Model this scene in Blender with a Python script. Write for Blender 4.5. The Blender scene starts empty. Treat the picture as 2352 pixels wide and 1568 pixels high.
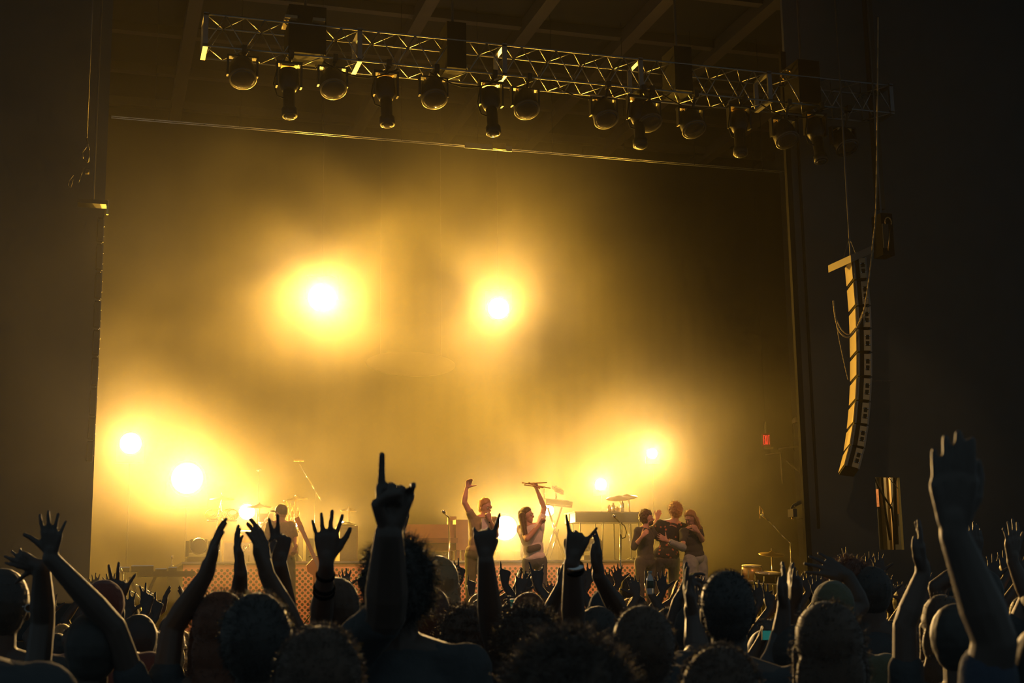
import bpy, bmesh, math, random, os
import numpy as np
from mathutils import Vector, Matrix, Euler
V = Vector
SC = bpy.context.scene
C = SC.collection
rnd = random.Random(7)

# ------------------------------------------------------------------ camera
W, H, F = 2352, 1568, 3200.0
YAW, PITCH, ROLL = math.radians(16.8), math.radians(10.6), math.radians(-0.8)
FWD = V((math.sin(YAW)*math.cos(PITCH), math.cos(YAW)*math.cos(PITCH), math.sin(PITCH)))
_r0 = V((math.cos(YAW), -math.sin(YAW), 0)); _u0 = _r0.cross(FWD)
RIGHT = _r0*math.cos(ROLL)+_u0*math.sin(ROLL)
UP = -_r0*math.sin(ROLL)+_u0*math.cos(ROLL)
EYE = V((0, 0, 1.65))
cd = bpy.data.cameras.new('camera'); cam = bpy.data.objects.new('camera', cd); C.objects.link(cam)
m = Matrix((RIGHT, UP, -FWD)).transposed().to_4x4(); m.translation = EYE; cam.matrix_world = m
cd.sensor_width = 36; cd.lens = 36*F/W; cd.clip_end = 200
cd.dof.use_dof = True; cd.dof.focus_distance = 20; cd.dof.aperture_fstop = 6.5
SC.camera = cam

def ray(px, py): return FWD+RIGHT*((px-W/2)/F)-UP*((py-H/2)/F)
def P(px, py, Y):                     # where the line of sight meets the plane at stage depth Y
    d = ray(px, py); return EYE+d*(Y/d.y)
def PD(px, py, D): return EYE+ray(px, py)*D      # point at optical distance D
def PZ(px, py, Z):
    d = ray(px, py); return EYE+d*((Z-EYE.z)/d.z)

# ------------------------------------------------------------------ world, exposure
w = bpy.data.worlds.new('hall_ambient'); SC.world = w; w.use_nodes = True
bgn = w.node_tree.nodes['Background']
bgn.inputs[0].default_value = (.60, .86, .98, 1); bgn.inputs[1].default_value = .10
vs = SC.view_settings
vs.view_transform = 'Standard'; vs.look = 'None'; vs.exposure = 0; vs.gamma = 1; vs.use_curve_mapping = False
cy = SC.cycles
cy.volume_bounces = 0; cy.max_bounces = 5; cy.diffuse_bounces = 2; cy.glossy_bounces = 3
cy.transparent_max_bounces = 8; cy.transmission_bounces = 4
cy.volume_step_rate = 2.5; cy.volume_max_steps = 24
cy.sample_clamp_indirect = 4
cy.use_denoising = True
cy.use_adaptive_sampling = True; cy.adaptive_threshold = .04; cy.adaptive_min_samples = 12

# ------------------------------------------------------------------ materials
def mat(name, col, rough=.7, metal=0, var=.15, scale=8, emit=0, spec=.5, sheen=0, bump=0, trans=0):
    m = bpy.data.materials.new(name); m.use_nodes = True; nt = m.node_tree
    b = nt.nodes['Principled BSDF']
    b.inputs['Roughness'].default_value = rough; b.inputs['Metallic'].default_value = metal
    b.inputs['Specular IOR Level'].default_value = spec
    if sheen: b.inputs['Sheen Weight'].default_value = sheen
    if trans: b.inputs['Transmission Weight'].default_value = trans
    if emit:
        b.inputs['Base Color'].default_value = (*col, 1)
        b.inputs['Emission Color'].default_value = (*col, 1); b.inputs['Emission Strength'].default_value = emit
        return m
    tc = nt.nodes.new('ShaderNodeTexCoord'); nz = nt.nodes.new('ShaderNodeTexNoise')
    nz.inputs['Scale'].default_value = scale; nz.inputs['Detail'].default_value = 3
    mx = nt.nodes.new('ShaderNodeMix'); mx.data_type = 'RGBA'
    mx.inputs[6].default_value = (*[c*(1-var) for c in col], 1)
    mx.inputs[7].default_value = (*[min(1, c*(1+var)) for c in col], 1)
    nt.links.new(tc.outputs['Object'], nz.inputs['Vector'])
    nt.links.new(nz.outputs[0], mx.inputs[0]); nt.links.new(mx.outputs[2], b.inputs['Base Color'])
    if bump:
        bp = nt.nodes.new('ShaderNodeBump'); bp.inputs['Strength'].default_value = bump; bp.inputs['Distance'].default_value = .02
        nt.links.new(nz.outputs[0], bp.inputs['Height']); nt.links.new(bp.outputs[0], b.inputs['Normal'])
    return m
M = {}
M['skin'] = mat('skin', (.095, .072, .06), .5, sheen=.1)  # hall shade put into the crowd's skin colours; skin_stage stays undarkened
M['skin_tan_shaded'] = mat('skin_tan_shaded', (.13, .08, .055), .5, sheen=.2)
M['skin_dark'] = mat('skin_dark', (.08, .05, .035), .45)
M['skin_pale_shaded'] = mat('skin_pale_shaded', (.14, .10, .08), .5)
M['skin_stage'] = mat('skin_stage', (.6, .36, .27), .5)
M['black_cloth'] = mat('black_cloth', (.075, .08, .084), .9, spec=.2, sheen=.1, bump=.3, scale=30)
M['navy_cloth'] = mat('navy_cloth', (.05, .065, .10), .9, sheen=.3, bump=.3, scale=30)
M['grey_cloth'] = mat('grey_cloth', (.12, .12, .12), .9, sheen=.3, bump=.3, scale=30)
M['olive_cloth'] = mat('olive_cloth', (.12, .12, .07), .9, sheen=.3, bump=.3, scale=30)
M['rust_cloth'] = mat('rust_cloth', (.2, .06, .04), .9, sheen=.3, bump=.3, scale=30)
M['white_cloth'] = mat('white_cloth', (.75, .7, .68), .85, bump=.4, scale=12)
M['khaki_cloth'] = mat('khaki_cloth', (.3, .26, .16), .85, bump=.4, scale=12)
M['denim'] = mat('denim', (.10, .12, .14), .85, bump=.4, scale=14)
M['pale_denim'] = mat('pale_denim', (.34, .38, .38), .85, bump=.5, scale=12)
M['green_trousers'] = mat('green_trousers', (.16, .17, .09), .85, bump=.4, scale=12)
M['hair_dark'] = mat('hair_dark', (.065, .062, .058), .5, spec=.25, sheen=.2)
M['hair_brown'] = mat('hair_brown', (.10, .065, .045), .5, spec=.25, sheen=.3)
M['hair_red'] = mat('hair_red', (.16, .07, .04), .5, spec=.25, sheen=.3)
M['hair_blond'] = mat('hair_blond', (.46, .27, .11), .45, sheen=.3)
M['black_metal'] = mat('black_metal', (.014, .014, .015), .42, .2, spec=.4)
M['matt_black'] = mat('matt_black', (.009, .009, .009), .85, spec=.15)
M['aluminium'] = mat('aluminium', (.33, .33, .33), .36, .9)
M['dark_steel'] = mat('dark_steel', (.12, .12, .12), .4, .8)
M['brass'] = mat('brass', (.75, .5, .18), .28, .95)
M['chrome'] = mat('chrome', (.75, .75, .75), .15, 1)
M['wood'] = mat('wood', (.30, .14, .06), .45, scale=5, var=.3)
M['dark_wood'] = mat('dark_wood', (.16, .06, .025), .5, scale=5, var=.3)
M['drum_shell'] = mat('drum_shell', (.6, .4, .16), .3, .6)
M['drum_skin'] = mat('drum_skin', (.7, .66, .6), .6)
M['plaster'] = mat('plaster', (.07, .07, .065), .9, scale=2)
M['side_wall'] = mat('side_wall', (.066, .075, .078), .9, scale=2)
M['ceiling'] = mat('ceiling_black', (.014, .016, .016), .9, scale=1)
M['beam'] = mat('beam_paint', (.06, .052, .04), .8, scale=2)
M['drape'] = mat('drape_black', (.009, .008, .007), .95, scale=3, spec=.05)
M['stage_floor'] = mat('stage_floor', (.05, .045, .04), .5, scale=2)
M['floor'] = mat('hall_floor', (.04, .04, .04), .7, scale=2)
M['speaker_box'] = mat('speaker_box', (.17, .14, .10), .55, .1, scale=6)
M['speaker_side'] = mat('speaker_side', (.34, .27, .16), .55, .1, scale=6)
M['red_plastic'] = mat('red_plastic', (.5, .03, .02), .4)
M['white_plastic'] = mat('white_plastic', (.6, .58, .52), .5)
M['drum_stick'] = mat('stick_wood', (.6, .34, .15), .5)
M['guitar_red'] = mat('guitar_lacquer', (.32, .11, .05), .3)
M['lens_white'] = mat('lamp_lens', (1, .93, .80), emit=26)
M['exit_red'] = mat('exit_letters', (1, .04, .03), emit=.9)
M['phone_green'] = mat('phone_screen', (.05, .55, .38), emit=.10)
M['phone_teal'] = mat('phone_screen_teal', (.04, .35, .28), emit=.22)
M['dim_glass'] = mat('dark_lens_glass', (.03, .03, .03), .08, 0)
M['clear'] = mat('clear_plastic', (.95, .96, .92), .12, trans=.35)

def floral():
    m = mat('floral_cloth', (.03, .035, .04), .9); nt = m.node_tree; b = nt.nodes['Principled BSDF']
    tc = nt.nodes.new('ShaderNodeTexCoord'); vo = nt.nodes.new('ShaderNodeTexVoronoi'); vo.inputs['Scale'].default_value = 13
    cr = nt.nodes.new('ShaderNodeValToRGB'); cr.color_ramp.interpolation = 'CONSTANT'
    cr.color_ramp.elements[0].color = (.45, .16, .10, 1); cr.color_ramp.elements[1].position = .22; cr.color_ramp.elements[1].color = (.03, .035, .045, 1)
    nt.links.new(tc.outputs['Object'], vo.inputs['Vector']); nt.links.new(vo.outputs['Distance'], cr.inputs[0]); nt.links.new(cr.outputs[0], b.inputs['Base Color'])
    return m
M['floral'] = floral()
def dotted():
    # riser fascia: rows of staggered round holes, seen as dark green dots in a salmon panel
    m = bpy.data.materials.new('perforated_fascia'); m.use_nodes = True; nt = m.node_tree; b = nt.nodes['Principled BSDF']
    b.inputs['Roughness'].default_value = .6
    N = nt.nodes.new; L = nt.links.new
    tc = N('ShaderNodeTexCoord'); sp = N('ShaderNodeSeparateXYZ'); L(tc.outputs['Object'], sp.inputs[0])
    def mth(op, a, bb=None, c=None):
        n = N('ShaderNodeMath'); n.operation = op
        for i, x in enumerate((a, bb, c)):
            if x is None: continue
            if isinstance(x, (int, float)): n.inputs[i].default_value = x
            else: L(x, n.inputs[i])
        return n.outputs[0]
    sx, sz = .0855, .0425
    row = mth('FLOOR', mth('DIVIDE', sp.outputs[2], sz))
    odd = mth('MODULO', mth('ABSOLUTE', row), 2.0)
    xx = mth('ADD', mth('DIVIDE', sp.outputs[0], sx), mth('MULTIPLY', odd, .5))
    fx = mth('MULTIPLY', mth('SUBTRACT', mth('FRACT', xx), .5), sx)
    fz = mth('MULTIPLY', mth('SUBTRACT', mth('FRACT', mth('DIVIDE', sp.outputs[2], sz)), .5), sz)
    # a dot is taller than its row: use staggered wrap by testing distance in x mainly
    r = mth('SQRT', mth('ADD', mth('MULTIPLY', fx, fx), mth('MULTIPLY', fz, fz)))
    dot = mth('LESS_THAN', r, .0212)
    low = mth('LESS_THAN', sp.outputs[2], .895)
    low2 = mth('GREATER_THAN', sp.outputs[2], .05)
    fac = mth('MULTIPLY', mth('MULTIPLY', dot, low), low2)
    mx = N('ShaderNodeMix'); mx.data_type = 'RGBA'; mx.inputs[6].default_value = (.95, .48, .30, 1); mx.inputs[7].default_value = (.09, .09, .045, 1)
    L(fac, mx.inputs[0]); L(mx.outputs[2], b.inputs['Base Color'])
    return m
M['fascia'] = dotted()
def drape_mat(name, col):
    m = mat(name, col, .95); return m

# ------------------------------------------------------------------ mesh builder
class MB:
    def __init__(s): s.v = []; s.f = []; s.mi = []; s.cur = 0
    def add(s, vs_, fs_):
        n = len(s.v); s.v += [tuple(p) for p in vs_]; s.f += [tuple(i+n for i in f) for f in fs_]; s.mi += [s.cur]*len(fs_); return s
    def box(s, a, b, rot=None, c=None):
        ps = [V((x, y, z)) for x in (a[0], b[0]) for y in (a[1], b[1]) for z in (a[2], b[2])]
        if rot is not None:
            c = V(c) if c is not None else (V(a)+V(b))/2
            ps = [rot@(p-c)+c for p in ps]
        return s.add(ps, [(0, 1, 3, 2), (4, 6, 7, 5), (0, 4, 5, 1), (2, 3, 7, 6), (0, 2, 6, 4), (1, 5, 7, 3)])
    def obox(s, c, X, Y, Z):          # centre and three half-axis vectors
        c = V(c); ps = [c+V(X)*i+V(Y)*j+V(Z)*k for i in (-1, 1) for j in (-1, 1) for k in (-1, 1)]
        return s.add(ps, [(0, 1, 3, 2), (4, 6, 7, 5), (0, 4, 5, 1), (2, 3, 7, 6), (0, 2, 6, 4), (1, 5, 7, 3)])
    def tube(s, p0, p1, r0, r1=None, n=10, cap=True):
        p0, p1 = V(p0), V(p1); r1 = r0 if r1 is None else r1
        d = (p1-p0); d = d.normalized() if d.length > 1e-9 else V((0, 0, 1))
        a = d.orthogonal().normalized(); b = d.cross(a)
        ps = []
        for p, r in ((p0, r0), (p1, r1)):
            ps += [p+(a*math.cos(2*math.pi*k/n)+b*math.sin(2*math.pi*k/n))*r for k in range(n)]
        fs = [(k, (k+1) % n, n+(k+1) % n, n+k) for k in range(n)]
        if cap: fs += [tuple(range(n-1, -1, -1)), tuple(range(n, 2*n))]
        return s.add(ps, fs)
    def path(s, pts, r, n=8):
        for a, b in zip(pts[:-1], pts[1:]): s.tube(a, b, r, n=n)
        return s
    def lathe(s, c, axis, prof, n=20):   # prof: (along axis, radius)
        c = V(c); d = V(axis).normalized(); a = d.orthogonal().normalized(); b = d.cross(a); ps = []
        for h, r in prof: ps += [c+d*h+(a*math.cos(2*math.pi*k/n)+b*math.sin(2*math.pi*k/n))*max(r, 1e-4) for k in range(n)]
        fs = []
        for i in range(len(prof)-1):
            fs += [(i*n+k, i*n+(k+1) % n, (i+1)*n+(k+1) % n, (i+1)*n+k) for k in range(n)]
        fs += [tuple(range(n-1, -1, -1)), tuple(range((len(prof)-1)*n, len(prof)*n))]
        return s.add(ps, fs)
    def ell(s, c, X, Y, Z, n=14, m=9):
        c = V(c); X, Y, Z = V(X), V(Y), V(Z); ps = [c-Z]
        for i in range(1, m):
            t = -math.pi/2+math.pi*i/m
            ps += [c+(X*math.cos(2*math.pi*k/n)+Y*math.sin(2*math.pi*k/n))*math.cos(t)+Z*math.sin(t) for k in range(n)]
        ps.append(c+Z); fs = [(0, 1+(k+1) % n, 1+k) for k in range(n)]
        for i in range(m-2):
            o = 1+i*n; fs += [(o+k, o+(k+1) % n, o+n+(k+1) % n, o+n+k) for k in range(n)]
        o = 1+(m-2)*n; fs += [(o+k, o+(k+1) % n, o+n) for k in range(n)]
        return s.add(ps, fs)
    def sph(s, c, r, n=12, m=8): return s.ell(c, (r, 0, 0), (0, r, 0), (0, 0, r), n, m)
    def mesh(s, name, mats, smooth=False, origin=None):
        me = bpy.data.meshes.new(name); o = V(origin) if origin is not None else None
        vv = s.v if o is None else [(p[0]-o.x, p[1]-o.y, p[2]-o.z) for p in s.v]
        me.from_pydata(vv, [], s.f)
        for x in (mats if isinstance(mats, (list, tuple)) else [mats]): me.materials.append(M[x] if isinstance(x, str) else x)
        me.polygons.foreach_set('material_index', s.mi)
        if smooth: me.polygons.foreach_set('use_smooth', [True]*len(me.polygons))
        bm = bmesh.new(); bm.from_mesh(me); bmesh.ops.recalc_face_normals(bm, faces=bm.faces); bm.to_mesh(me); bm.free()
        me.update(); return me
def link(name, me, parent=None, loc=None):
    o = bpy.data.objects.new(name, me); C.objects.link(o)
    if parent is not None: o.parent = parent
    if loc is not None: o.location = loc
    return o
def tag(o, label=None, cat=None, group=None, kind=None):
    if label: o['label'] = label
    if cat: o['category'] = cat
    if group: o['group'] = group
    if kind: o['kind'] = kind
    return o
def thing(name, label, cat, loc, group=None):
    o = bpy.data.objects.new(name, None); C.objects.link(o); o.location = loc; o.empty_display_size = .1
    return tag(o, label, cat, group)
def part(name, mb, mats, parent, smooth=False, base=None):      # mb in world coordinates; base = world origin of the parent chain
    return link(name, mb.mesh(name, mats, smooth, base), parent)
def single(name, mb, mats, label, cat, base, group=None, smooth=False):
    o = link(name, mb.mesh(name, mats, smooth, base)); o.location = base; return tag(o, label, cat, group)
def struct(name, mb, mats, smooth=False):
    o = link(name, mb.mesh(name, mats, smooth)); return tag(o, kind='structure')
def copy_tree(o, parent=None):
    c = o.copy(); C.objects.link(c)
    if parent is not None: c.parent = parent
    for ch in [x for x in bpy.data.objects if x.parent == o]: copy_tree(ch, c)
    return c

# ------------------------------------------------------------------ setting
SZ = 1.30          # stage floor height
PY = 17.5          # plane of the stage opening
BY = 26.6          # backdrop
struct('floor', MB().box((-12, -4, -.2), (26, 29, 0)), 'floor')
struct('stage_platform', MB().box((-5, 16.6, 0), (16, 28.5, SZ)), 'stage_floor')
CZ = 11.4
struct('ceiling', MB().box((-12, 6, CZ), (26, 29, CZ+.2)), 'ceiling')
struct('wall_back', MB().box((-12, 28.6, 0), (26, 28.9, CZ)), 'plaster')
# side walls flanking the opening
xl0 = P(205, 1330, PY); xl1 = P(247, 465, PY)
mb = MB()
def slab(mb, x0, x1, y, t, z0, z1):
    return mb.box((x0, y, z0), (x1, y+t, z1))
slab(mb, -12, xl0.x, PY, .25, 0, CZ); struct('wall_left', mb, 'side_wall')
xr0 = P(1861, 1300, PY)
XR = xr0.x
# right wall with the small lit opening
o0 = P(2010, 1095, PY); o1 = P(2066, 1095, PY); ob = P(2030, 1262, PY)
mb = MB(); slab(mb, XR+.02, o0.x, PY, .06, 0, CZ); slab(mb, o1.x, 26, PY, .06, 0, CZ)
slab(mb, o0.x, o1.x, PY, .06, o0.z, CZ); slab(mb, o0.x, o1.x, PY, .06, 0, ob.z)
struct('wall_right', mb, 'side_wall')
mb = MB(); slab(mb, XR-.06, XR+.02, PY-.03, .07, SZ, 9.6); slab(mb, XR+.14, XR+.165, PY-.04, .04, SZ+1.3, 9.4); struct('trim_1', mb, 'matt_black')
# beyond the opening: bare block wall and vertical boards
Yb = PY+1.6
a0 = P(1985, 1080, Yb); a1 = P(2100, 1300, Yb)
mb = MB().box((a0.x-.5, Yb, SZ), (a1.x+1.5, Yb+.1, 5)); struct('wall_passage', mb, 'plaster')
for i, (x0, x1) in enumerate(((2031, 2040), (2041, 2052), (2059, 2070))):
    p0, p1 = P(x0, 1090, Yb-.1), P(x1, 1180 if i == 2 else 1330, Yb-.1)
    o = struct('trim_%d' % (i+2), MB().box((p0.x, Yb-.14, max(p1.z, SZ)), (p1.x, Yb-.02, p0.z+.6)), mat('board_%d' % i, [(.16, .13, .07), (.75, .52, .24), (.8, .56, .26)][i], .7))
p0, p1 = P(2009, 1122, Yb-.1), P(2024, 1163, Yb-.1)
single('sign_plate', MB().box((p0.x, Yb-.05, p1.z), (p1.x, Yb-.01, p0.z)), mat('salmon_blotch', (.7, .25, .14), .6, var=.8, scale=26), 'small blotched salmon panel on the wall beyond the bright opening', 'panel', V((p0.x, Yb-.03, p1.z)))
for i, (pts, r) in enumerate(((((2008, 1095), (2018, 1118), (2030, 1140), (2048, 1165), (2052, 1200), (2056, 1290)), .016),
                              (((2026, 1095), (2028, 1130), (2034, 1180), (2045, 1240)), .02),
                              (((2040, 1095), (2052, 1110), (2066, 1125)), .006),
                              (((2060, 1096), (2050, 1150), (2044, 1168)), .008),
                              (((2055, 1095), (2056, 1140), (2058, 1200), (2060, 1250)), .028))):
    mb = MB().path([V((P(*pts[0], PY+.6+.06*i).x, PY+.6+.06*i, CZ))]+[P(x, y, PY+.6+.06*i) for x, y in pts], r)
    single('hanging_cable', mb, 'matt_black', ['long black cable sagging across the bright opening', 'thick black cable hanging straight beside the blotched panel', 'thin cable crossing the top corner of the bright opening', 'thin black cord slanting down between the two bright boards', 'fat black cable bundle hanging before the bright boards'][i], 'cable', P(*pts[0], PY+.6+.06*i), 'cables in the wall opening')
# light inside the passage
def spot(name, loc, target, power, col, size=60, blend=1, rad=.08, parent=None):
    ld = bpy.data.lights.new(name, 'SPOT'); ld.energy = power; ld.color = col; ld.spot_size = math.radians(size); ld.spot_blend = blend; ld.shadow_soft_size = rad
    o = bpy.data.objects.new(name, ld); C.objects.link(o); o.location = loc
    o.rotation_euler = (V(target)-V(loc)).to_track_quat('-Z', 'Y').to_euler(); return o
def bulb(name, loc, power, col, rad=.05):
    ld = bpy.data.lights.new(name, 'POINT'); ld.energy = power; ld.color = col; ld.shadow_soft_size = rad
    o = bpy.data.objects.new(name, ld); C.objects.link(o); o.location = loc; return o
bulb('passage_bulb', (a1.x-.3, Yb-.9, 3.9), 70, (1, .62, .22))

# backdrop curtain with folds
q0, q1 = P(252, 260, BY), P(1828, 404, BY)
ZT = (q0.z+q1.z)/2
mb = MB(); n = 520; x0, x1 = q0.x-.6, q1.x+.1
vv = []
for k in range(n+1):
    x = x0+(x1-x0)*k/n; y = BY+.004*math.sin(k*.55)+.006*math.sin(k*.21)
    vv += [(x, y, SZ), (x, y, ZT)]
mb.add(vv, [(2*k, 2*k+2, 2*k+3, 2*k+1) for k in range(n)])
o = struct('wall_backdrop', mb, 'drape', True); so = o.modifiers.new('t', 'SOLIDIFY'); so.thickness = .02
# long pipe hung across the stage
BT = 21.0; q0, q1 = P(256, 261, BT), P(1828, 404, BT); zt_ = (q0.z+q1.z)/2
t = thing('curtain_track', 'long thin metal track strung across the stage below the ceiling beams', 'track', V((q0.x, BT, zt_)))
b = t.location.copy()
mb = MB()
for dz in (-.02, .02): mb.tube((q0.x, BT+dz, zt_+dz), (q1.x, BT+dz, zt_+dz), .008, n=6)
part('rail', mb, 'aluminium', t, base=b)
pj = P(1140, 343, BT)
part('joint_plate', MB().box((pj.x-.55, BT-.06, zt_-.05), (pj.x+.25, BT-.045, zt_+.04)), 'aluminium', t, base=b)
part('joint_plate', MB().box((pj.x-.08, BT-.09, zt_-.04), (pj.x+.14, BT-.06, zt_+.07)), 'brass', t, base=b)
for k in range(9):
    x = q0.x+(q1.x-q0.x)*(k+.5)/9
    part('hanger', MB().tube((x, BT, zt_), (x, BT, CZ), .003, n=6), 'matt_black', t, base=b)
# ceiling beams
for i, Y in enumerate((17.6, 19.4, 21.3, 23.15, 25.0, 26.8)):
    struct('ceiling_beam_%d' % (i+1), MB().box((-10, Y-.07, CZ-.16), (24, Y+.09, CZ+.02)), 'beam')
for i, (px, py) in enumerate(((450, 0), (990, 0), (1265, 0), (1530, 0), (1785, 0), (2040, 60))):
    x = PZ(px, py, CZ-.2).x
    struct('ceiling_beam_%d' % (i+11), MB().box((x-.11, 10, CZ-.26), (x+.11, 28.5, CZ-.02)), 'beam')

# ------------------------------------------------------------------ haze
def haze(name, a, b, dens, blobs, g=.45, noise=.5):
    o = link(name, MB().box(a, b).mesh(name, [])); tag(o, kind='stuff'); o['label'] = 'amber stage haze drifting behind the performers' if name == 'stage_haze' else 'thin haze hanging over the front of the crowd'; o['category'] = 'haze'
    m = bpy.data.materials.new(name); m.use_nodes = True; nt = m.node_tree; nt.nodes.clear(); N = nt.nodes.new; L = nt.links.new
    out = N('ShaderNodeOutputMaterial'); s = N('ShaderNodeVolumeScatter'); L(s.outputs[0], out.inputs['Volume'])
    s.inputs['Color'].default_value = (1, .97, .9, 1); s.inputs['Anisotropy'].default_value = g; s.inputs['Density'].default_value = dens
    if blobs:
        ge = N('ShaderNodeNewGeometry')
        nz = N('ShaderNodeTexNoise'); nz.inputs['Scale'].default_value = noise; nz.inputs['Detail'].default_value = 2.5; nz.inputs['Distortion'].default_value = .6
        L(ge.outputs['Position'], nz.inputs['Vector'])
        acc = None
        for c, rad, amt in blobs:
            vm = N('ShaderNodeVectorMath'); vm.operation = 'SUBTRACT'; L(ge.outputs['Position'], vm.inputs[0]); vm.inputs[1].default_value = c
            vd = N('ShaderNodeVectorMath'); vd.operation = 'DIVIDE'; L(vm.outputs[0], vd.inputs[0]); vd.inputs[1].default_value = rad
            vl = N('ShaderNodeVectorMath'); vl.operation = 'DOT_PRODUCT'; L(vd.outputs[0], vl.inputs[0]); L(vd.outputs[0], vl.inputs[1])
            ex = N('ShaderNodeMath'); ex.operation = 'MULTIPLY'; L(vl.outputs['Value'], ex.inputs[0]); ex.inputs[1].default_value = -1
            e2 = N('ShaderNodeMath'); e2.operation = 'EXPONENT'; L(ex.outputs[0], e2.inputs[0])
            mu = N('ShaderNodeMath'); mu.operation = 'MULTIPLY_ADD'; L(e2.outputs[0], mu.inputs[0]); mu.inputs[1].default_value = amt
            if acc is None: mu.inputs[2].default_value = dens
            else: L(acc, mu.inputs[2])
            acc = mu.outputs[0]
        mr = N('ShaderNodeMapRange'); mr.inputs[1].default_value = .3; mr.inputs[2].default_value = .7; mr.inputs[3].default_value = .18; mr.inputs[4].default_value = 2.0; L(nz.outputs[0], mr.inputs[0])
        fi = N('ShaderNodeMath'); fi.operation = 'MULTIPLY'; L(acc, fi.inputs[0]); L(mr.outputs[0], fi.inputs[1])
        mxx = N('ShaderNodeMath'); mxx.operation = 'MAXIMUM'; L(fi.outputs[0], mxx.inputs[0]); mxx.inputs[1].default_value = .001
        L(mxx.outputs[0], s.inputs['Density'])
    o.data.materials.append(m); return o
blobs = [(P(780, 580, 23), (2.2, 2.6, 2.4), .028), (P(1150, 640, 23), (1.5, 2.6, 1.8), .024), (P(330, 780, 23), (1.5, 2.4, 1.0), .012),
         (P(340, 1120, 22.5), (2.1, 2.5, 1.4), .016), (P(1460, 1040, 23), (2.0, 2.5, 1.2), .021), (P(1180, 1190, 22.5), (1.6, 2.5, .8), .016),
         (P(860, 1020, 23), (2.2, 2.5, 1.0), .016), (P(720, 920, 22.5), (1.3, 3, .5), -.010), (P(1650, 600, 22), (1.9, 5, 3.6), -.012),
         (P(1100, 180, 22), (9, 6, 2.0), -.010), (P(330, 420, 22.5), (1.6, 3, 1.6), -.006), (P(1480, 560, 22.5), (1.2, 3, 1.8), -.006), (P(985, 1180, 22), (.55, 3, .9), -.014)]
haze('stage_haze', (-3.2, 18.7, SZ+.01), (13.5, BY-.12, CZ-.4), .0108, blobs)
haze('hall_haze', (-5, 9.5, SZ+.4), (16, PY-.2, CZ-.4), .0004, [(P(60, 1000, 14), (3, 4, 3.2), .0065)], g=.3)

# ------------------------------------------------------------------ stage lamps
AMBER = (1, .50, .045)
def lamp(px, py, Y, r_px, power, label, mount, size=125, core=1.0, aim=None, lens=None):
    p = P(px, py, Y); d = (EYE+V((0, 0, .3))-p).normalized()
    D = (p-EYE).dot(FWD); R = min(.25, max(.05, (lens or r_px*.72)/F*D))
    foot = V((p.x, p.y, SZ)) if mount == 'stand' else (V((p.x, p.y, RZ)) if mount == 'riser' else p+V((0, 0, .3)))
    t = thing('stage_light', label, 'stage light', foot, 'lit amber stage lights facing the crowd'); b = foot
    back = p-d*.02
    mb = MB().lathe(back, -d, [(0, R*1.18), (.06, R*1.2), (.16, R*1.1), (.30, R*.8), (.33, R*.3)], 20)
    part('head', mb, 'black_metal', t, True, b)
    part('lens', MB().lathe(p-d*.012, d, [(0, R), (.02, R*.97), (.03, R*.5)], 24), 'lens_white', t, True, b)
    sd = d.cross(V((0, 0, 1))).normalized(); dn = -1 if mount != 'hang' else 1
    mb = MB(); q = back-d*.12
    for sg in (-1, 1): mb.obox(q+sd*sg*R*1.35+V((0, 0, dn*R*.9)), sd*.008, V((0, 0, R*1.0)), d.cross(sd)*0+V((d.x, d.y, 0)).normalized()*.03)
    mb.obox(q+V((0, 0, dn*R*1.9)), sd*R*1.38, V((0, 0, .012)), V((d.x, d.y, 0)).normalized()*.04)
    part('yoke', mb, 'black_metal', t, False, b)
    e = q+V((0, 0, dn*R*1.9))
    if mount == 'stand':
        part('pole', MB().tube((e.x, e.y, SZ+.05), e, .014), 'black_metal', t, False, b)
        mb = MB()
        for k in range(3):
            a = k*2.1+.4; mb.tube((e.x, e.y, SZ+.45), (e.x+.38*math.cos(a), e.y+.38*math.sin(a), SZ+.01), .01)
        part('tripod', mb, 'black_metal', t, False, b)
    elif mount == 'riser':
        part('base', MB().box((e.x-.13, e.y-.12, RZ), (e.x+.13, e.y+.12, max(RZ+.04, e.z))), 'black_metal', t, False, b)
    else:
        part('suspension_wire', MB().tube(e, (e.x, e.y, CZ), .004, n=5), 'dark_steel', t, False, b)
    s = spot('stage_light_beam', p+d*.06, EYE+V((0, 0, .3)) if aim is None else aim, power, AMBER, size, 1, .07)
    s.parent = t; s.location = s.location-b
    if core:
        s = spot('stage_light_core', p+d*.06, EYE, power*.50*core, (1, .82, .58), 40, 1, .07); s.parent = t; s.location = s.location-b
    return t
RZ0 = P(421, 1291, 21.2); RZ = RZ0.z
K = 1000
lamp(740, 683, 24, 38, 3.3*K, 'larger of the two blazing lamps hung high in the haze, above the drum kit side', 'hang', 130)
lamp(1145, 708, 24, 33, 2.6*K, 'blazing lamp hung high in the haze above the singer', 'hang', 120)
lamp(300, 1018, 24, 33, 1.9*K, 'blazing lamp on a thin pole beside the edge of the stage opening', 'stand', 110)
lamp(430, 1098, 23.5, 56, 3.0*K, 'biggest blazing lamp, on a stand beyond the corner of the riser', 'stand', 120)
lamp(567, 1175, 24.3, 24, 1.5*K, 'blazing lamp glaring behind the cymbals of the drum kit', 'riser', 110)
lamp(1160, 1212, 24, 38, 2.4*K, 'blazing lamp low between the singer and the drummer', 'riser', 110)
lamp(1260, 1172, 24.8, 17, 1.2*K, 'small blazing lamp under the keyboard rack', 'riser', 110)
lamp(1380, 1112, 25.2, 18, 1.6*K, 'small blazing lamp above the long dark table', 'stand', 110)
lamp(1498, 1041, 25.6, 16, 2.0*K, 'smallest and highest blazing lamp over the huddled trio', 'stand', 120)
lamp(676, 1207, 24.5, 9, .5*K, 'small lamp glaring behind the guitarist in the cap', 'riser', 100, core=.6)
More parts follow.
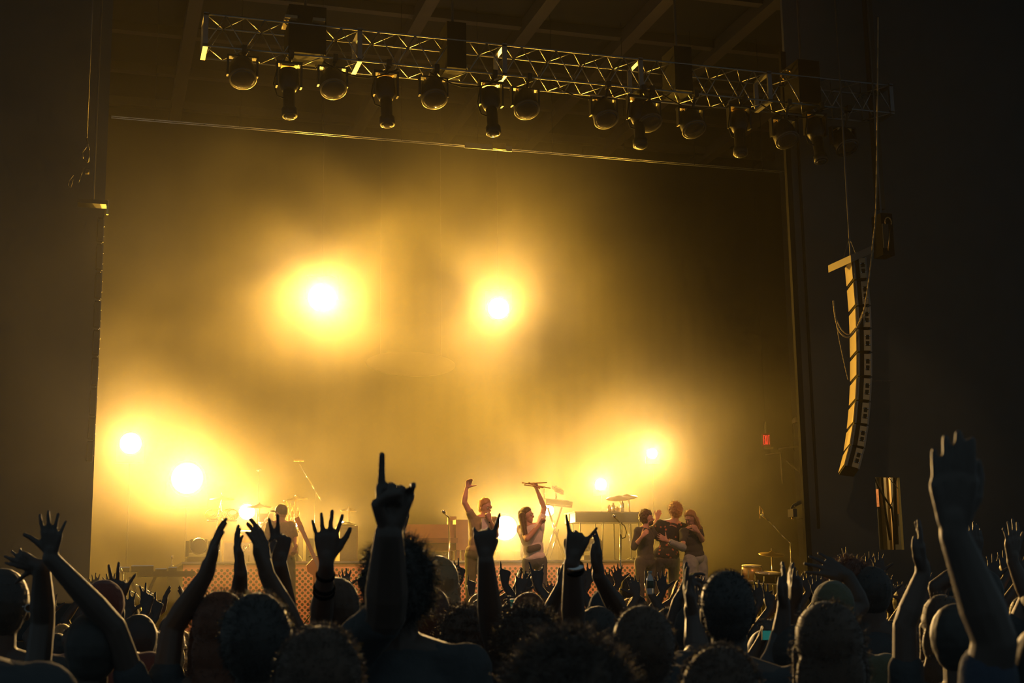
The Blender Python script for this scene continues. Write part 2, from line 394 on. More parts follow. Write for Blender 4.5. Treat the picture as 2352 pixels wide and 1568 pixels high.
lamp(785, 1203, 24.5, 9, .5*K, 'small lamp shining from behind the tall speaker cabinet', 'riser', 100, core=.6)
# front wash from the truss on riser and performers
for i, (x, pw) in enumerate(((3.2, 650), (5.9, 700), (7.7, 450))):
    spot('front_wash', V((x, 13.0, 9.0)), V((x+.2, 21, 1.9)), pw*1.6, (1, .36, .16), 34, .8, .15)

spot('house_spot', V((4.5, 9.0, 6.6)), P(1968, 900, 16.2), 260, (1, .60, .22), 19, .6, .1)
# ------------------------------------------------------------------ riser
r0 = P(421, 1291, 21.2); r1 = P(1573, 1284, 21.2)
t = thing('drum_riser', 'long stage riser with salmon fascia pierced by staggered round holes', 'riser', V((r0.x, 21.2, SZ)))
b = V((r0.x, 21.2, SZ)); RX0, RX1 = r0.x, r1.x; hR = RZ-SZ
part('deck', MB().box((RX0-.02, 21.16, RZ-.04), (RX1+.02, 25.4, RZ)), 'stage_floor', t, base=b)
part('deck_edge', MB().box((RX0-.03, 21.13, RZ-.022), (RX1+.03, 21.16, RZ+.004)), 'aluminium', t, base=b)
ns = 4
for k in range(ns):
    xa = RX0+(RX1-RX0)*k/ns; xb = RX0+(RX1-RX0)*(k+1)/ns-.012
    o = part('fascia_panel', MB().box((xa, 21.2, SZ), (xb, 21.24, RZ-.04)), 'fascia', t, base=b)
part('side_panel', MB().box((RX0, 21.24, SZ), (RX0+.03, 25.3, RZ-.04)), 'plaster', t, base=b)
part('side_panel', MB().box((RX1-.03, 21.24, SZ), (RX1, 25.3, RZ-.04)), 'plaster', t, base=b)


# ------------------------------------------------------------------ lighting truss over the stage front
TY = 17.0
A = P(470, 68, TY); B = P(2030, 252, TY)
TZ = (A.z+B.z)/2; tw = .21
t = thing('lighting_truss', 'long aluminium box truss with zigzag bracing hung under the dark ceiling', 'truss', V((A.x, TY, TZ))); b = t.location.copy()
TX0, TX1 = A.x, B.x
for sy in (-1, 1):
    for sz in (-1, 1):
        part('chord', MB().tube((TX0, TY+sy*tw, TZ+sz*tw), (TX1, TY+sy*tw, TZ+sz*tw), .014, n=8), 'aluminium', t, True, b)
nseg = 5; L_ = (TX1-TX0)/nseg
for k in range(nseg):
    mb = MB(); xs = TX0+k*L_; nb = 4; st = L_/nb
    for j in range(nb):
        xa, xb = xs+j*st, xs+(j+1)*st; xm = (xa+xb)/2
        for sy in (-1, 1):
            mb.tube((xa, TY+sy*tw, TZ-tw), (xm, TY+sy*tw, TZ+tw), .008, n=6); mb.tube((xm, TY+sy*tw, TZ+tw), (xb, TY+sy*tw, TZ-tw), .008, n=6)
        for sz in (-1, 1):
            mb.tube((xa, TY-tw, TZ+sz*tw), (xm, TY+tw, TZ+sz*tw), .008, n=6); mb.tube((xm, TY+tw, TZ+sz*tw), (xb, TY-tw, TZ+sz*tw), .008, n=6)
    part('bracing', mb, 'aluminium', t, True, b)
for k in range(nseg+1):
    xs = TX0+k*L_; mb = MB()
    for s in (-1, 1):
        mb.box((xs-.03, TY-tw-.02, TZ+s*tw-.02), (xs+.03, TY+tw+.02, TZ+s*tw+.02)); mb.box((xs-.03, TY+s*tw-.02, TZ-tw), (xs+.03, TY+s*tw+.02, TZ+tw))
    part('joint_frame', mb, 'aluminium', t, base=b)
# cables swagged along the truss
for k, xx in enumerate((1.5, 2.9, 4.6, 6.2, 7.7)):
    pts = [(TX0+xx+i*.14, TY-.1, TZ-tw-.02-.16*math.sin(math.pi*i/7)) for i in range(8)]
    part('power_cable', MB().path(pts, .010, 6), 'matt_black', t, True, b)
# chain hoists holding the truss
for i, (px, w_) in enumerate(((700, .24), (1040, .13), (1557, .13), (1845, .17))):
    x = P(px, 120+(px-700)*.11, TY).x
    t = thing('chain_hoist', ['big black chain hoist with yellow-lit end plates above the truss near its outer end', 'slim black chain hoist above the truss over the singer', 'slim black chain hoist above the truss over the huddled trio', 'black chain hoist with a glinting hook above the truss by the speaker stack'][i], 'hoist', V((x, TY, TZ+tw+.05)), 'hoists carrying the truss'); b = t.location.copy()
    part('motor_body', MB().box((x-w_, TY-.22, TZ-tw+.03), (x+w_, TY+.22, TZ+tw+.25)), 'matt_black', t, base=b)
    part('chain', MB().tube((x, TY, TZ+tw+.2), (x, TY, CZ), .018), 'dark_steel', t, base=b)
    part('beam_clamp', MB().box((x-.09, TY-.08, CZ-.18), (x+.09, TY+.08, CZ)), 'dark_steel', t, base=b)
    if i == 0:
        pl, pr = P(654, 38, TY-.25), P(746, 38, TY-.25)
        for (xa, xb) in ((pl.x, P(682, 38, TY-.25).x), (P(718, 38, TY-.25).x, pr.x)):
            part('end_plate', MB().box((xa, TY-.30, pl.z-.03), (xb, TY+.1, pl.z+.01)), 'speaker_side', t, base=b)
    if i == 3:
        q = P(1808, 172, TY); part('hook', MB().path([q+V((.10*math.cos(a), 0, .08*math.sin(a))) for a in [k*.6 for k in range(8)]], .015), 'brass', t, True, b)

# fixtures hung below the truss
def wash(px, py, label, s=1.0, tilt=0):
    x = P(px, py-30, TY-.05).x; p = P(px, py, TY-.05); z = TZ-tw
    t = thing('wash_light', label, 'stage light', V((x, TY, z)), 'unlit wash lights under the truss'); b = t.location.copy()
    c = V((x, TY-.02, p.z))
    part('clamp', MB().box((x-.03, TY-.26, z-.05), (x+.03, TY-.16, z+.04)).tube((x, TY-.2, z-.02), (x, TY-.12, c.z+.17), .018), 'black_metal', t, base=b)
    mb = MB()
    for sx in (-1, 1): mb.obox((x+sx*.185, TY-.02, c.z+.05), (.012, 0, 0), (0, .04, 0), (0, 0, .13))
    mb.box((x-.197, TY-.06, c.z+.165), (x+.197, TY+.04, c.z+.19))
    part('yoke', mb, 'black_metal', t, base=b)
    ax = V((.12*tilt, -.55, -1)).normalized()
    part('housing', MB().lathe(c-ax*.15, ax, [(0, .09), (.02, .14), (.16, .165), (.29, .17), (.30, .165)], 22), 'black_metal', t, True, b)
    part('lens_rim', MB().lathe(c+ax*.15, ax, [(0, .172), (.018, .176), (.022, .165)], 24), 'dark_steel', t, True, b)
    part('lens', MB().lathe(c+ax*.165, ax, [(0, .16), (.02, .13), (.03, .05)], 22), 'dim_glass', t, True, b)
    part('connector_plate', MB().box((x-.11, TY-.08, c.z+.12), (x+.11, TY+.05, c.z+.163)), 'brass', t, base=b)
def profile(px, py, label, ln=.55, tilt=0):
    x = P(px, py-60, TY-.05).x; p = P(px, py, TY-.05); z = TZ-tw
    t = thing('profile_light', label, 'stage light', V((x, TY, z)), 'unlit profile lights under the truss'); b = t.location.copy()
    ax = V((.14*tilt, -.25, -1)).normalized(); c = V((x, TY-.02, z-.32))
    part('clamp', MB().box((x-.03, TY-.26, z-.05), (x+.03, TY-.16, z+.04)).tube((x, TY-.2, z-.02), (x, TY-.08, c.z+.26), .02), 'black_metal', t, base=b)
    mb = MB()
    for sx in (-1, 1): mb.obox((x+sx*.155, TY-.02, c.z+.1), (.012, 0, 0), (0, .05, 0), (0, 0, .16))
    mb.box((x-.167, TY-.08, c.z+.235), (x+.167, TY+.04, c.z+.275))
    part('yoke', mb, 'black_metal', t, base=b)
    part('housing', MB().lathe(c-ax*.20, ax, [(0, .08), (.03, .125), (.22, .13), (.30, .10), (.33, .075)], 20), 'black_metal', t, True, b)
    part('barrel', MB().lathe(c+ax*.12, ax, [(0, .078), (ln*.5, .075), (ln*.52, .1), (ln*.68, .1), (ln*.70, .085)], 20), 'black_metal', t, True, b)
    part('lens', MB().lathe(c+ax*(.12+ln*.695), ax, [(0, .08), (.015, .06), (.02, .02)], 20), 'dim_glass', t, True, b)
    mb = MB().path([c+V((-.16, -.05, .15)), c+V((-.2, -.06, -.05)), c+V((-.15, -.05, -.2)), c+V((-.03, -.08, -.25))], .009, 6)
    part('power_lead', mb, 'matt_black', t, True, b)
    part('top_plate', MB().box((x-.1, TY-.1, c.z+.215), (x+.1, TY+.05, c.z+.235)), 'brass', t, base=b)
for px, py, lb, s, tl in ((558, 160, 'round black wash light, the first under the end of the truss', 1, 0), (765, 184, 'round black wash light just past the big chain hoist', 1, 0),
    (996, 207, 'round black wash light left of the slim hoist over the singer', 1, 0), (1207, 232, 'round black wash light between the slim hoist and the middle of the truss', 1, 0),
    (1387, 254, 'round black wash light with an arc of rim light, over the dark table', 1, .6), (1487, 262, 'dim round wash light beside the slim hoist over the trio', 1, .5), (1587, 277, 'round black wash light just past the hoist over the trio', 1, .8),
    (1800, 302, 'round black wash light near the cable loop at the darker end of the truss', 1, .8), (1937, 320, 'last round wash light before the dark end of the truss', 1, 1)):
    wash(px, py, lb, s, tl)
for px, py, lb, tl in ((665, 190, 'long black profile light beneath the big chain hoist', 0), (887, 212, 'long black profile light with a looping lead', 0), (1128, 240, 'long black profile light hanging over the singer', 0),
    (1468, 290, 'long black profile light with a glinting lens over the trio', -.6), (1698, 300, 'tilted long profile light with a glinting lens past the trio', -.9), (1873, 318, 'last long profile light, barely lit, at the dark end of the truss', 0)):
    profile(px, py, lb, .55, tl)

# ------------------------------------------------------------------ line arrays
def line_array(name, label, tops, Y, yaw, wd, dp, mats, frame=True, n=None):
    """tops: pixel points down the column (joints between cabinets)"""
    p0 = P(*tops[0], Y); t = thing(name, label, 'speaker', p0, None); b = p0
    Rz = Matrix.Rotation(yaw, 3, 'Z')
    fx, fy = Rz@V((1, 0, 0)), Rz@V((0, -1, 0))      # width axis, front axis
    pts = [P(x, y, Y) for x, y in tops]
    for i, (a, c) in enumerate(zip(pts[:-1], pts[1:])):
        d = (c-a); ln = d.length; d.normalize()
        # pitch: remove component along width so boxes stay level sideways
        mid = (a+c)/2; up_ = -d; fr = (fy-up_*fy.dot(up_)).normalized(); sd = fr.cross(up_).normalized()
        hh = ln/2*.95
        mb = MB()
        # wedge cabinet: front taller than rear
        q = [mid+sd*sx*wd/2+fr*(dp/2 if f else -dp/2)+up_*(hh if f else hh*.78)*u for sx in (-1, 1) for f in (0, 1) for u in (-1, 1)]
        mb.add(q, [(0, 1, 3, 2), (4, 6, 7, 5), (0, 4, 5, 1), (2, 3, 7, 6), (0, 2, 6, 4), (1, 5, 7, 3)])
        cab = part('cabinet', mb, mats[0], t, base=b)
        part('grille', MB().obox(mid+fr*(dp/2+.008), sd*wd*.47, fr*.008, up_*hh*.86), mats[1], cab, base=b)
        part('side_plate', MB().obox(mid-sd*(wd/2+.004)-fr*dp*.17, sd*.004, fr*dp*.24, up_*hh*.9), 'speaker_side', cab, base=b)
        for o_ in (-1, 1): part('side_rail', MB().obox(mid-sd*(wd/2+.006)+fr*dp*(.42*o_), sd*.006, fr*.010, up_*hh*.97), 'dark_steel', cab, base=b)
        for o_ in (-1, 1): part('handle_recess', MB().obox(mid-sd*(wd/2+.006)-fr*dp*.17+up_*hh*.28*o_, sd*.008, fr*dp*.12, up_*hh*.2), 'matt_black', cab, base=b)
        mb = MB()
        for u in (-1, 1):
            for o_ in (-1, 1): mb.sph(mid-sd*(wd/2+.014)-fr*dp*(.17+.14*o_)+up_*hh*.28*u*1.4, .011, 8, 6)
        part('bolt', mb, 'chrome', cab, True, b)
    return t, pts, fx, fy
LA = [(1966, 600), (1971, 652), (1976, 712), (1978, 764), (1979, 818), (1979, 874), (1976, 930), (1971, 984), (1963, 1036), (1950, 1086)]
LY = 16.2
t, pts, fx, fy = line_array('line_array_speaker', 'curved hanging line array of pale-sided speaker cabinets by the dark wall', LA, LY, math.radians(-111), .55, .19, ('matt_black', 'speaker_side'))
b = t.location.copy()
pa, pb = P(1928, 606, LY), P(1980, 583, LY)
d = (pb-pa); part('rigging_frame', MB().obox((pa+pb)/2+V((0, 0, .0)), d*.5, V((0, .3, 0)), V((0, 0, .05))), 'speaker_box', t, base=b)
hx = (pa+pb)/2
mb = MB().tube(hx+V((0, 0, .05)), hx+V((0, 0, .55)), .012).tube(hx+V((-.1, 0, .03)), hx+V((0, 0, .3)), .006).tube(hx+V((.1, 0, .03)), hx+V((0, 0, .3)), .006)
part('hoist_chain', MB().tube(hx+V((0, 0, .5)), (hx.x, hx.y, CZ), .012), 'dark_steel', t, base=b)
part('sling', mb, 'dark_steel', t, base=b)
def cable_px(pts_, Y, r, label, m_='dark_steel', group='speaker cables', name='speaker_cable'):
    # smooth curve through pixel points
    q = [P(x, y, Y) for x, y in pts_]; out = []
    for i in range(len(q)-1):
        p0 = q[max(0, i-1)]; p1 = q[i]; p2 = q[i+1]; p3 = q[min(len(q)-1, i+2)]
        for k in range(6):
            u = k/6; out.append(.5*((2*p1)+(p2-p0)*u+(2*p0-5*p1+4*p2-p3)*u*u+(3*p1-p0-3*p2+p3)*u**3))
    out.append(q[-1])
    return single(name, MB().path(out, r, 6), m_, label, 'cable', q[0], group, True)
cable_px([(2017, 40), (2015, 300), (2012, 480), (2005, 560), (1995, 650), (1982, 722), (1960, 765), (1945, 774), (1928, 760), (1919, 730), (1914, 690)], LY-.45, .011, 'thick speaker cable drooping in a loop across the line array', 'speaker_side')
cable_px([(1982, 715), (1966, 755), (1950, 768), (1934, 758), (1922, 735)], LY-.42, .008, 'short inner cable following the loop across the line array', 'speaker_side')
cable_px([(1914, 690), (1924, 760), (1936, 820), (1948, 872)], LY-.3, .006, 'thin cable falling straight to the middle of the line array', 'speaker_side')
cable_px([(1988, 873), (2020, 874), (2052, 875)], LY, .006, 'thin straight line reaching from the line array into the dark')
# chain hoist tower beside the array
q = P(2026, 530, LY+.3)
t = thing('motor_box', 'dark rigging motor box with a dull amber side above the line array', 'hoist', q); b = q.copy()
part('case', MB().box((q.x-.08, q.y-.12, P(2026, 590, LY+.3).z), (q.x+.10, q.y+.12, P(2026, 495, LY+.3).z)), 'matt_black', t, base=b)
part('side_plate', MB().box((q.x-.075, q.y-.14, P(2026, 575, LY+.3).z), (q.x+.015, q.y-.12, P(2026, 520, LY+.3).z)), 'beam', t, base=b)
mb = MB(); cc = P(2040, 510, LY+.1)
mb.path([cc+V((.05*math.sin(a), 0, .07*math.cos(a))) for a in [k*.5 for k in range(-4, 5)]], .008).tube(cc+V((.02, 0, -.1)), P(2040, 575, LY+.1), .006)
part('shackle', mb, 'brass', t, True, b)
part('lift_chain', MB().tube((q.x, q.y, q.z+.1), (q.x, q.y, CZ), .012), 'dark_steel', t, base=b)
# steel post running down the wall below the truss end
p0, p1 = P(2013, 290, PY-.3), P(2010, 480, PY-.3)
single('steel_post', MB().box((p0.x-.035, PY-.34, p1.z), (p0.x+.035, PY-.26, CZ)).box((p0.x-.05, PY-.30, p1.z), (p0.x-.035, PY-.2, CZ)), 'beam', 'dull steel post running down from the ceiling beside the truss end', 'post', V((p0.x, PY-.3, p1.z)))
# the other array, seen nearly edge on against the glow
LB = [(238, 500), (236, 560), (233.5, 625), (231, 690), (228.5, 757), (225.5, 820), (222, 890), (218.5, 958), (214.5, 1012), (211, 1062)]
t, pts, fx, fy = line_array('line_array_speaker', 'thin edge of a tall hanging speaker column against the glow by the pole lamp', [(x-8, y) for x, y in LB], 17.1, math.radians(8), .06, .10, ('matt_black', 'black_metal'))
b = t.location.copy(); pq = P(247, 478, 17.0)
part('bumper_bar', MB().box((pq.x-.35, 16.9, pq.z+.02), (pq.x, 17.1, pq.z+.07)), 'black_metal', t, base=b)
part('laser_bar', MB().box((pq.x-.012, 16.95, pq.z-.09), (pq.x+.012, 16.99, pq.z+.09)), 'brass', t, base=b)
part('hoist_chain', MB().tube((pq.x-.17, 17.0, pq.z+.05), (pq.x-.17, 17.0, CZ), .012), 'dark_steel', t, base=b)
# rigging above it
q = P(200, 345, 16.8)
t = thing('rigging_shackle', 'tangle of shackle, slings and hooks hanging in the dark high beside the haze', 'rigging', q); b = q.copy()
mb = MB().path([P(x, y, 16.8) for x, y in ((199, 318), (204, 345), (202, 372), (190, 365), (188, 350), (203, 330))], .010).path([P(x, y, 16.8) for x, y in ((193, 385), (185, 405), (180, 420))], .005).tube(P(199, 316, 16.8), V((P(199, 316, 16.8).x, 16.8, CZ)), .008)
part('sling', mb, 'dark_steel', t, True, b)
part('hook', MB().path([P(x, y, 16.8) for x, y in ((168, 402), (158, 415), (156, 428), (162, 430), (167, 412))], .008).box(P(195, 400, 16.85), P(205, 388, 16.75)), 'speaker_box', t, True, b)

# ------------------------------------------------------------------ wall fittings at the far side of the stage
WX = P(1700, 1000, 24.5)
def exit_sign():
    Y = 24.6; c = P(1761, 1010, Y); t = thing('exit_sign', 'glowing red EXIT sign in the haze beyond the trio', 'sign', c); b = c.copy()
    w_, h_ = .07, .11
    yaw = math.radians(-8)
    part('housing', MB().box((c.x-w_*1.15, Y+.005, c.z-h_*1.2), (c.x+w_*1.15, Y+.06, c.z+h_*1.15)), mat('sign_face', (.32, .05, .03), .5), t, base=b)
    part('bracket', MB().box((c.x-w_*.8, Y+.0, c.z-h_*1.6), (c.x+w_*1.9, Y+.05, c.z-h_*1.22)).box((c.x-.012, Y+.02, c.z+h_*1.15), (c.x+.012, Y+.05, c.z+h_*3.3)), 'speaker_side', t, base=b)
    part('suspension_wire', MB().tube((c.x, Y+.03, c.z), (c.x, Y+.03, CZ), .003), 'matt_black', t, base=b)
    # letters E X I T
    s = w_*2/4.4; hh = h_*.8; th = .0085
    def bar(mb, ax_, az, bx, bz): mb.obox(V((c.x-w_+(ax_+bx)/2*s, Y-.002, c.z+(az+bz)/2*hh)), V(((bx-ax_)*s/2, 0, (bz-az)*hh/2)) if abs(bx-ax_)+abs(bz-az) else V((.01, 0, 0)), V((0, .004, 0)), (V((-(bz-az)*hh, 0, (bx-ax_)*s)).normalized())*th/2)
    for nm, segs in (('letter_e', ((.15, -1, .15, 1), (.15, 1, .85, 1), (.15, 0, .75, 0), (.15, -1, .85, -1))), ('letter_x', ((1.2, -1, 1.95, 1), (1.2, 1, 1.95, -1))),
                     ('letter_i', ((2.6, -1, 2.6, 1),)), ('letter_t', ((3.75, -1, 3.75, 1), (3.3, 1, 4.2, 1)))):
        mb = MB()
        for sg in segs: bar(mb, *sg)
        part(nm, mb, 'exit_red', t, base=b)
exit_sign()
YS = 24.7
struct('wall_stage_side', MB().box((P(1846, 1000, 25).x+.6, PY+.6, SZ), (P(1846, 1000, 25).x+.8, 28.6, CZ)), 'plaster')
def px_bar(name, pts_, Y, r, m_, label, cat, group=None, drop=None):
    q = [P(x, y, Y) for x, y in pts_]
    if drop is not None: q.append(V((q[-1].x, q[-1].y, drop)))
    return single(name, MB().path(q, r, 8), m_, label, cat, q[0], group, True)
px_bar('wall_pipe', [(1757, 1044), (1792, 1040), (1797, 1110)], YS, .015, 'speaker_side', 'thin pipe bending downward below the exit sign', 'pipe', 'pipes under the exit sign')
px_bar('wall_pipe', [(1788, 1030), (1838, 1024)], YS, .018, 'speaker_side', 'straight sloping pipe meeting the stage edge beside the exit sign', 'pipe', 'pipes under the exit sign')
px_bar('wall_pipe', [(1805, 1057), (1825, 1075), (1840, 1085)], YS, .014, 'speaker_side', 'short bent pipe brace below the sloping pipe', 'pipe', 'pipes under the exit sign')
c = P(1825, 965, YS); t = thing('wall_lamp', 'unlit cone lamp on a drop cord near the exit sign', 'lamp', c); b = c.copy()
part('shade', MB().lathe(c+V((0, 0, .05)), (.3, -.2, -1), [(0, .03), (.03, .06), (.09, .09), (.10, .085)], 16), 'speaker_side', t, True, b)
part('cord', MB().path([P(x, y, YS) for x, y in ((1822, 968), (1824, 1000), (1822, 1020), (1825, 1036))], .008), 'matt_black', t, base=b)
# side light on the stage edge
YL = 17.62; c = P(1821, 1170, YL)
t = thing('side_light', 'hanging box light on a slanted bracket at the stage edge', 'stage light', c); b = c.copy()
part('bracket_arm', MB().path([P(x, y, YL) for x, y in ((1845, 1147), (1822, 1160), (1817, 1168))], .018).path([P(x, y, YL) for x, y in ((1845, 1152), (1826, 1162))], .012), 'beam', t, True, b)
part('housing', MB().obox(P(1820, 1178, YL), (.03, 0, 0), (0, .08, 0), (0, 0, .055)), 'beam', t, base=b)
part('shackle', MB().tube(P(1820, 1188, YL), P(1820, 1193, YL), .012), 'brass', t, True, b)
part('speaker_case', MB().box(P(1828, 1192, YL+.3), P(1856, 1152, YL)), 'matt_black', t, base=b)

# ------------------------------------------------------------------ gear on the riser and stage
def mover(px, py, label, Y=21.9, z=None, s=1.0):
    # unlit moving-head light standing on the riser
    p = P(px, py, Y); z = RZ if z is None else z; x = p.x
    t = thing('moving_head_light', label, 'stage light', V((x, Y, z)), 'unlit moving head lights on the riser'); b = t.location.copy()
    part('base', MB().box((x-.17*s, Y-.13, z), (x+.17*s, Y+.15, z+.075*s)).box((x-.15*s, Y-.11, z+.075*s), (x+.15*s, Y+.13, z+.10*s)), 'black_metal', t, base=b)
    mb = MB()
    for sx in (-1, 1): mb.obox((x+sx*.165*s, Y, z+.22*s), (.022*s, 0, 0), (0, .06, 0), (0, 0, .12*s))
    part('yoke', mb, 'black_metal', t, base=b)
    mb = MB()
    mb.box((x-.125*s, Y-.14, z+.16*s), (x+.125*s, Y+.14, z+.36*s))
    mb.lathe((x, Y-.14, z+.26*s), (0, -1, 0), [(0, .125*s), (.05, .115*s), (.06, .08*s)], 20)
    part('head', mb, 'black_metal', t, base=b)
    part('rim', MB().path([(x+.13*s*math.cos(a), Y-.17, z+.26*s+.13*s*math.sin(a)) for a in [math.pi*1.1+k*.12 for k in range(22)]][:18], .007), 'chrome', t, True, b)
mover(455, 1260, 'unlit moving head light on the corner of the riser beside the striped table')
mover(1357, 1258, 'unlit moving head light on the riser beside the horn gesture')
mover(1222, 1262, 'unlit moving head light on the riser between drummer and keyboard rack', Y=22.6)
# amplifier or cabinet with small dome lamp on top
def box_thing(name, label, cat, px0, py0, px1, Y, z0, dep, mt, parts=None):
    a = P(px0, py0, Y); c = P(px1, py0, Y); b = V(((a.x+c.x)/2, Y, z0)); t = thing(name, label, cat, b)
    part('case', MB().box((a.x, Y, z0), (c.x, Y+dep, a.z)), mt, t, base=b); return t, b, a, c
t, b, a, c = box_thing('speaker_cabinet', 'tall narrow speaker cabinet standing on the riser with a cymbal behind', 'speaker', 781, 1207, 822, 21.6, RZ, .45, 'speaker_box')
part('grille', MB().box((a.x+.02, 21.585, RZ+.04), (c.x-.02, 21.6, a.z-.03)), 'grey_cloth', t, base=b)
part('cap', MB().lathe((b.x, 21.8, a.z), (0, 0, 1), [(0, .16), (.03, .13), (.07, .04)], 16), 'black_metal', t, True, b)
for i, (px0, px1) in enumerate(((822, 829),)):
    pass
# upright piano / organ
Y = 21.5; a = P(925, 1250, Y); c = P(1075, 1193, Y); e = P(1000, 1250, Y); top2 = P(1050, 1183, Y)
b = V(((a.x+c.x)/2, Y, RZ)); t = thing('upright_organ', 'broad brown wooden organ on legs behind the mic stand', 'organ', b)
zb = P(1000, 1263, Y).z; xs = P(1050, 1200, Y).x
part('case', MB().box((xs-.02, Y, zb), (c.x, Y+.6, c.z)).box((a.x, Y+.12, zb), (xs-.01, Y+.6, P(1000, 1203, Y).z)), 'wood', t, base=b)
part('music_stand', MB().box((P(1033, 0, Y).x, Y+.3, c.z-.3), (P(1051, 0, Y).x, Y+.36, top2.z)), 'wood', t, base=b)
part('keyboard_shelf', MB().box((a.x+.1, Y-.16, P(950, 1243, Y).z-.03), (xs-.03, Y+.1, P(950, 1236, Y).z)), 'dark_wood', t, base=b)
for x in (a.x+.05, xs+.02, c.x-.07):
    for dy in (.05, .5): part('leg', MB().box((x-.025, Y+dy-.025, RZ), (x+.025, Y+dy+.025, zb)), 'dark_wood', t, base=b)
# long dark table / keyboard with percussion
Y = 21.6; a = P(1321, 1177, Y); c = P(1482, 1177, Y); zb = P(1400, 1199, Y).z
b = V(((a.x+c.x)/2, Y, RZ)); t = thing('keyboard_table', 'long dark flat-topped keyboard case high on slender legs', 'table', b)
part('case', MB().box((a.x, Y, zb), (c.x, Y+.5, a.z)), 'black_metal', t, base=b)
part('top_board', MB().box((a.x-.02, Y-.02, a.z), (c.x+.02, Y+.52, a.z+.02)), 'speaker_box', t, base=b)
for x in (a.x+.1, a.x+.5, c.x-.4, c.x-.1):
    part('leg', MB().tube((x-.02, Y+.1, RZ), (x+.02, Y+.1, zb), .010), 'black_metal', t, base=b); part('leg', MB().tube((x, Y+.42, RZ), (x, Y+.42, zb), .010), 'black_metal', t, base=b)
part('end_panel', MB().box((P(1309, 0, Y).x, Y+.3, zb), (a.x-.01, Y+.5, a.z)), 'white_plastic', t, base=b)
zt = a.z+.02
for i, (px, py, w_) in enumerate(((1422, 1143, .62), (1440, 1140, .5))):
    p = P(px, py, Y+.2+.1*i); bb = V((p.x, p.y, zt))
    t2 = thing('percussion_cymbal', ['wide tilted cymbal above the long dark table', 'second tilted cymbal just behind the wide one above the long dark table'][i], 'cymbal', bb, 'cymbals over the table')
    part('cymbal', MB().lathe(p, (-.12, -.25, 1), [(-.012, w_*.36), (0, w_*.30), (.02, .07), (.035, .04), (.04, .01)], 28), 'brass', t2, True, bb)
    part('stand', MB().tube(p, (p.x+.05, p.y, zt), .008), 'chrome', t2, True, bb)
for i, (px, r_, h_) in enumerate(((1400, .035, .12), (1409, .03, .16), (1418, .04, .10), (1430, .028, .2), (1445, .012, .22), (1410, .05, .05))):
    p = P(px, 1172, Y+.15+.05*(i % 3)); bb = V((p.x, p.y, zt))
    single('percussion_bottle' if i < 4 else 'percussion_block', MB().lathe(bb, (0, 0, 1), [(0, r_), (h_*.7, r_), (h_*.85, r_*.45), (h_, r_*.4)], 12), 'chrome' if i % 2 else 'brass', ['small glinting pot at the front of the dark table', 'glinting narrow pot beside the first on the dark table', 'squat glinting pot in the middle of the dark table', 'tall glinting pot under the tilted cymbals', 'thin upright rod on the dark table', 'low glinting dish on the dark table'][i], 'percussion', bb, 'small percussion on the dark table', True)
# keyboard rack with X legs and two tiers
Y = 22.6
def rack():
    b = V((P(1275, 0, Y).x, Y, RZ)); t = thing('keyboard_stand', 'tall crossed-leg keyboard rack beside the drummer', 'stand', b)
    mb = MB()
    for yy in (Y, Y+.4):
        mb.path([P(1252, 1285, yy), P(1290, 1165, yy)], .018); mb.path([P(1296, 1285, yy), P(1258, 1165, yy)], .018)
        mb.path([P(1262, 1288, yy), P(1283, 1215, yy)], .012)
    mb.tube(P(1252, 1283, Y), P(1252, 1283, Y+.4), .015).tube(P(1294, 1283, Y), P(1294, 1283, Y+.4), .015)
    part('crossed_leg', mb, 'chrome', t, True, b)
    part('upright', MB().path([P(1278, 1150, Y+.2), P(1277, 1115, Y+.2)], .016).path([P(1250, 1150, Y+.2), P(1250, 1122, Y+.2)], .012), 'chrome', t, True, b)
    return t
rack()
def kb(pts_, Y, label, th, dep):
    a, c = P(*pts_[0], Y), P(*pts_[1], Y); d = c-a; t = thing('keyboard', label, 'keyboard', (a+c)/2, 'keyboards on the rack'); b = t.location.copy()
    up_ = V((0, -.35, 1)).normalized()
    part('case', MB().obox((a+c)/2, d/2, V((0, dep, .02)), up_*th), 'black_metal', t, base=b)
    part('keys', MB().obox((a+c)/2+up_*(th+.008)-V((0, dep*.4, .05)), d*.46, V((0, dep*.45, .05)), up_*.006), 'white_plastic', t, base=b)
kb(((1247, 1152), (1308, 1158)), Y+.2, 'flat dark keyboard on the lower tier of the rack', .055, .16)
kb(((1270, 1120), (1292, 1128)), Y+.2, 'small dark keyboard tilted at the top of the rack', .025, .07)
# mic stands
def mic_stand(pts_, Y, label, boom=None, z0=None, head=True, r=.011):
    q = [P(x, y, Y) for x, y in pts_]; foot = V((q[-1].x, Y, SZ if z0 is None else z0))
    t = thing('microphone_stand', label, 'microphone stand', foot, 'microphone stands on stage'); b = foot.copy()
    part('pole', MB().tube(foot, q[-2] if len(q) > 2 else q[0], r).tube(foot+V((0, 0, .5)), q[-2] if len(q) > 2 else q[0], r*.7), 'chrome', t, True, b)
    mb = MB()
    for k in range(3): mb.tube(foot+V((0, 0, .1)), foot+V((.26*math.cos(2.1*k), .26*math.sin(2.1*k), .012)), .008)
    part('foot', mb, 'black_metal', t, True, b)
    if boom:
        bq = [P(x, y, Y) for x, y in boom]
        part('boom', MB().path(bq, .008), 'chrome', t, True, b); tip = bq[-1]; dr = (bq[-1]-bq[-2]).normalized()
    else: tip = q[0]; dr = V((-.6, -.3, .55)).normalized()
    if head:
        mc = part('microphone', MB().lathe(tip-dr*.03, dr, [(0, .012), (.10, .016), (.11, .024), (.14, .026), (.165, .015)], 12), 'chrome', t, True, b)
    return t, b
mic_stand([(1029, 1186), (1031, 1190), (1034, 1400)], 19.0, 'straight microphone stand in front of the brown organ')
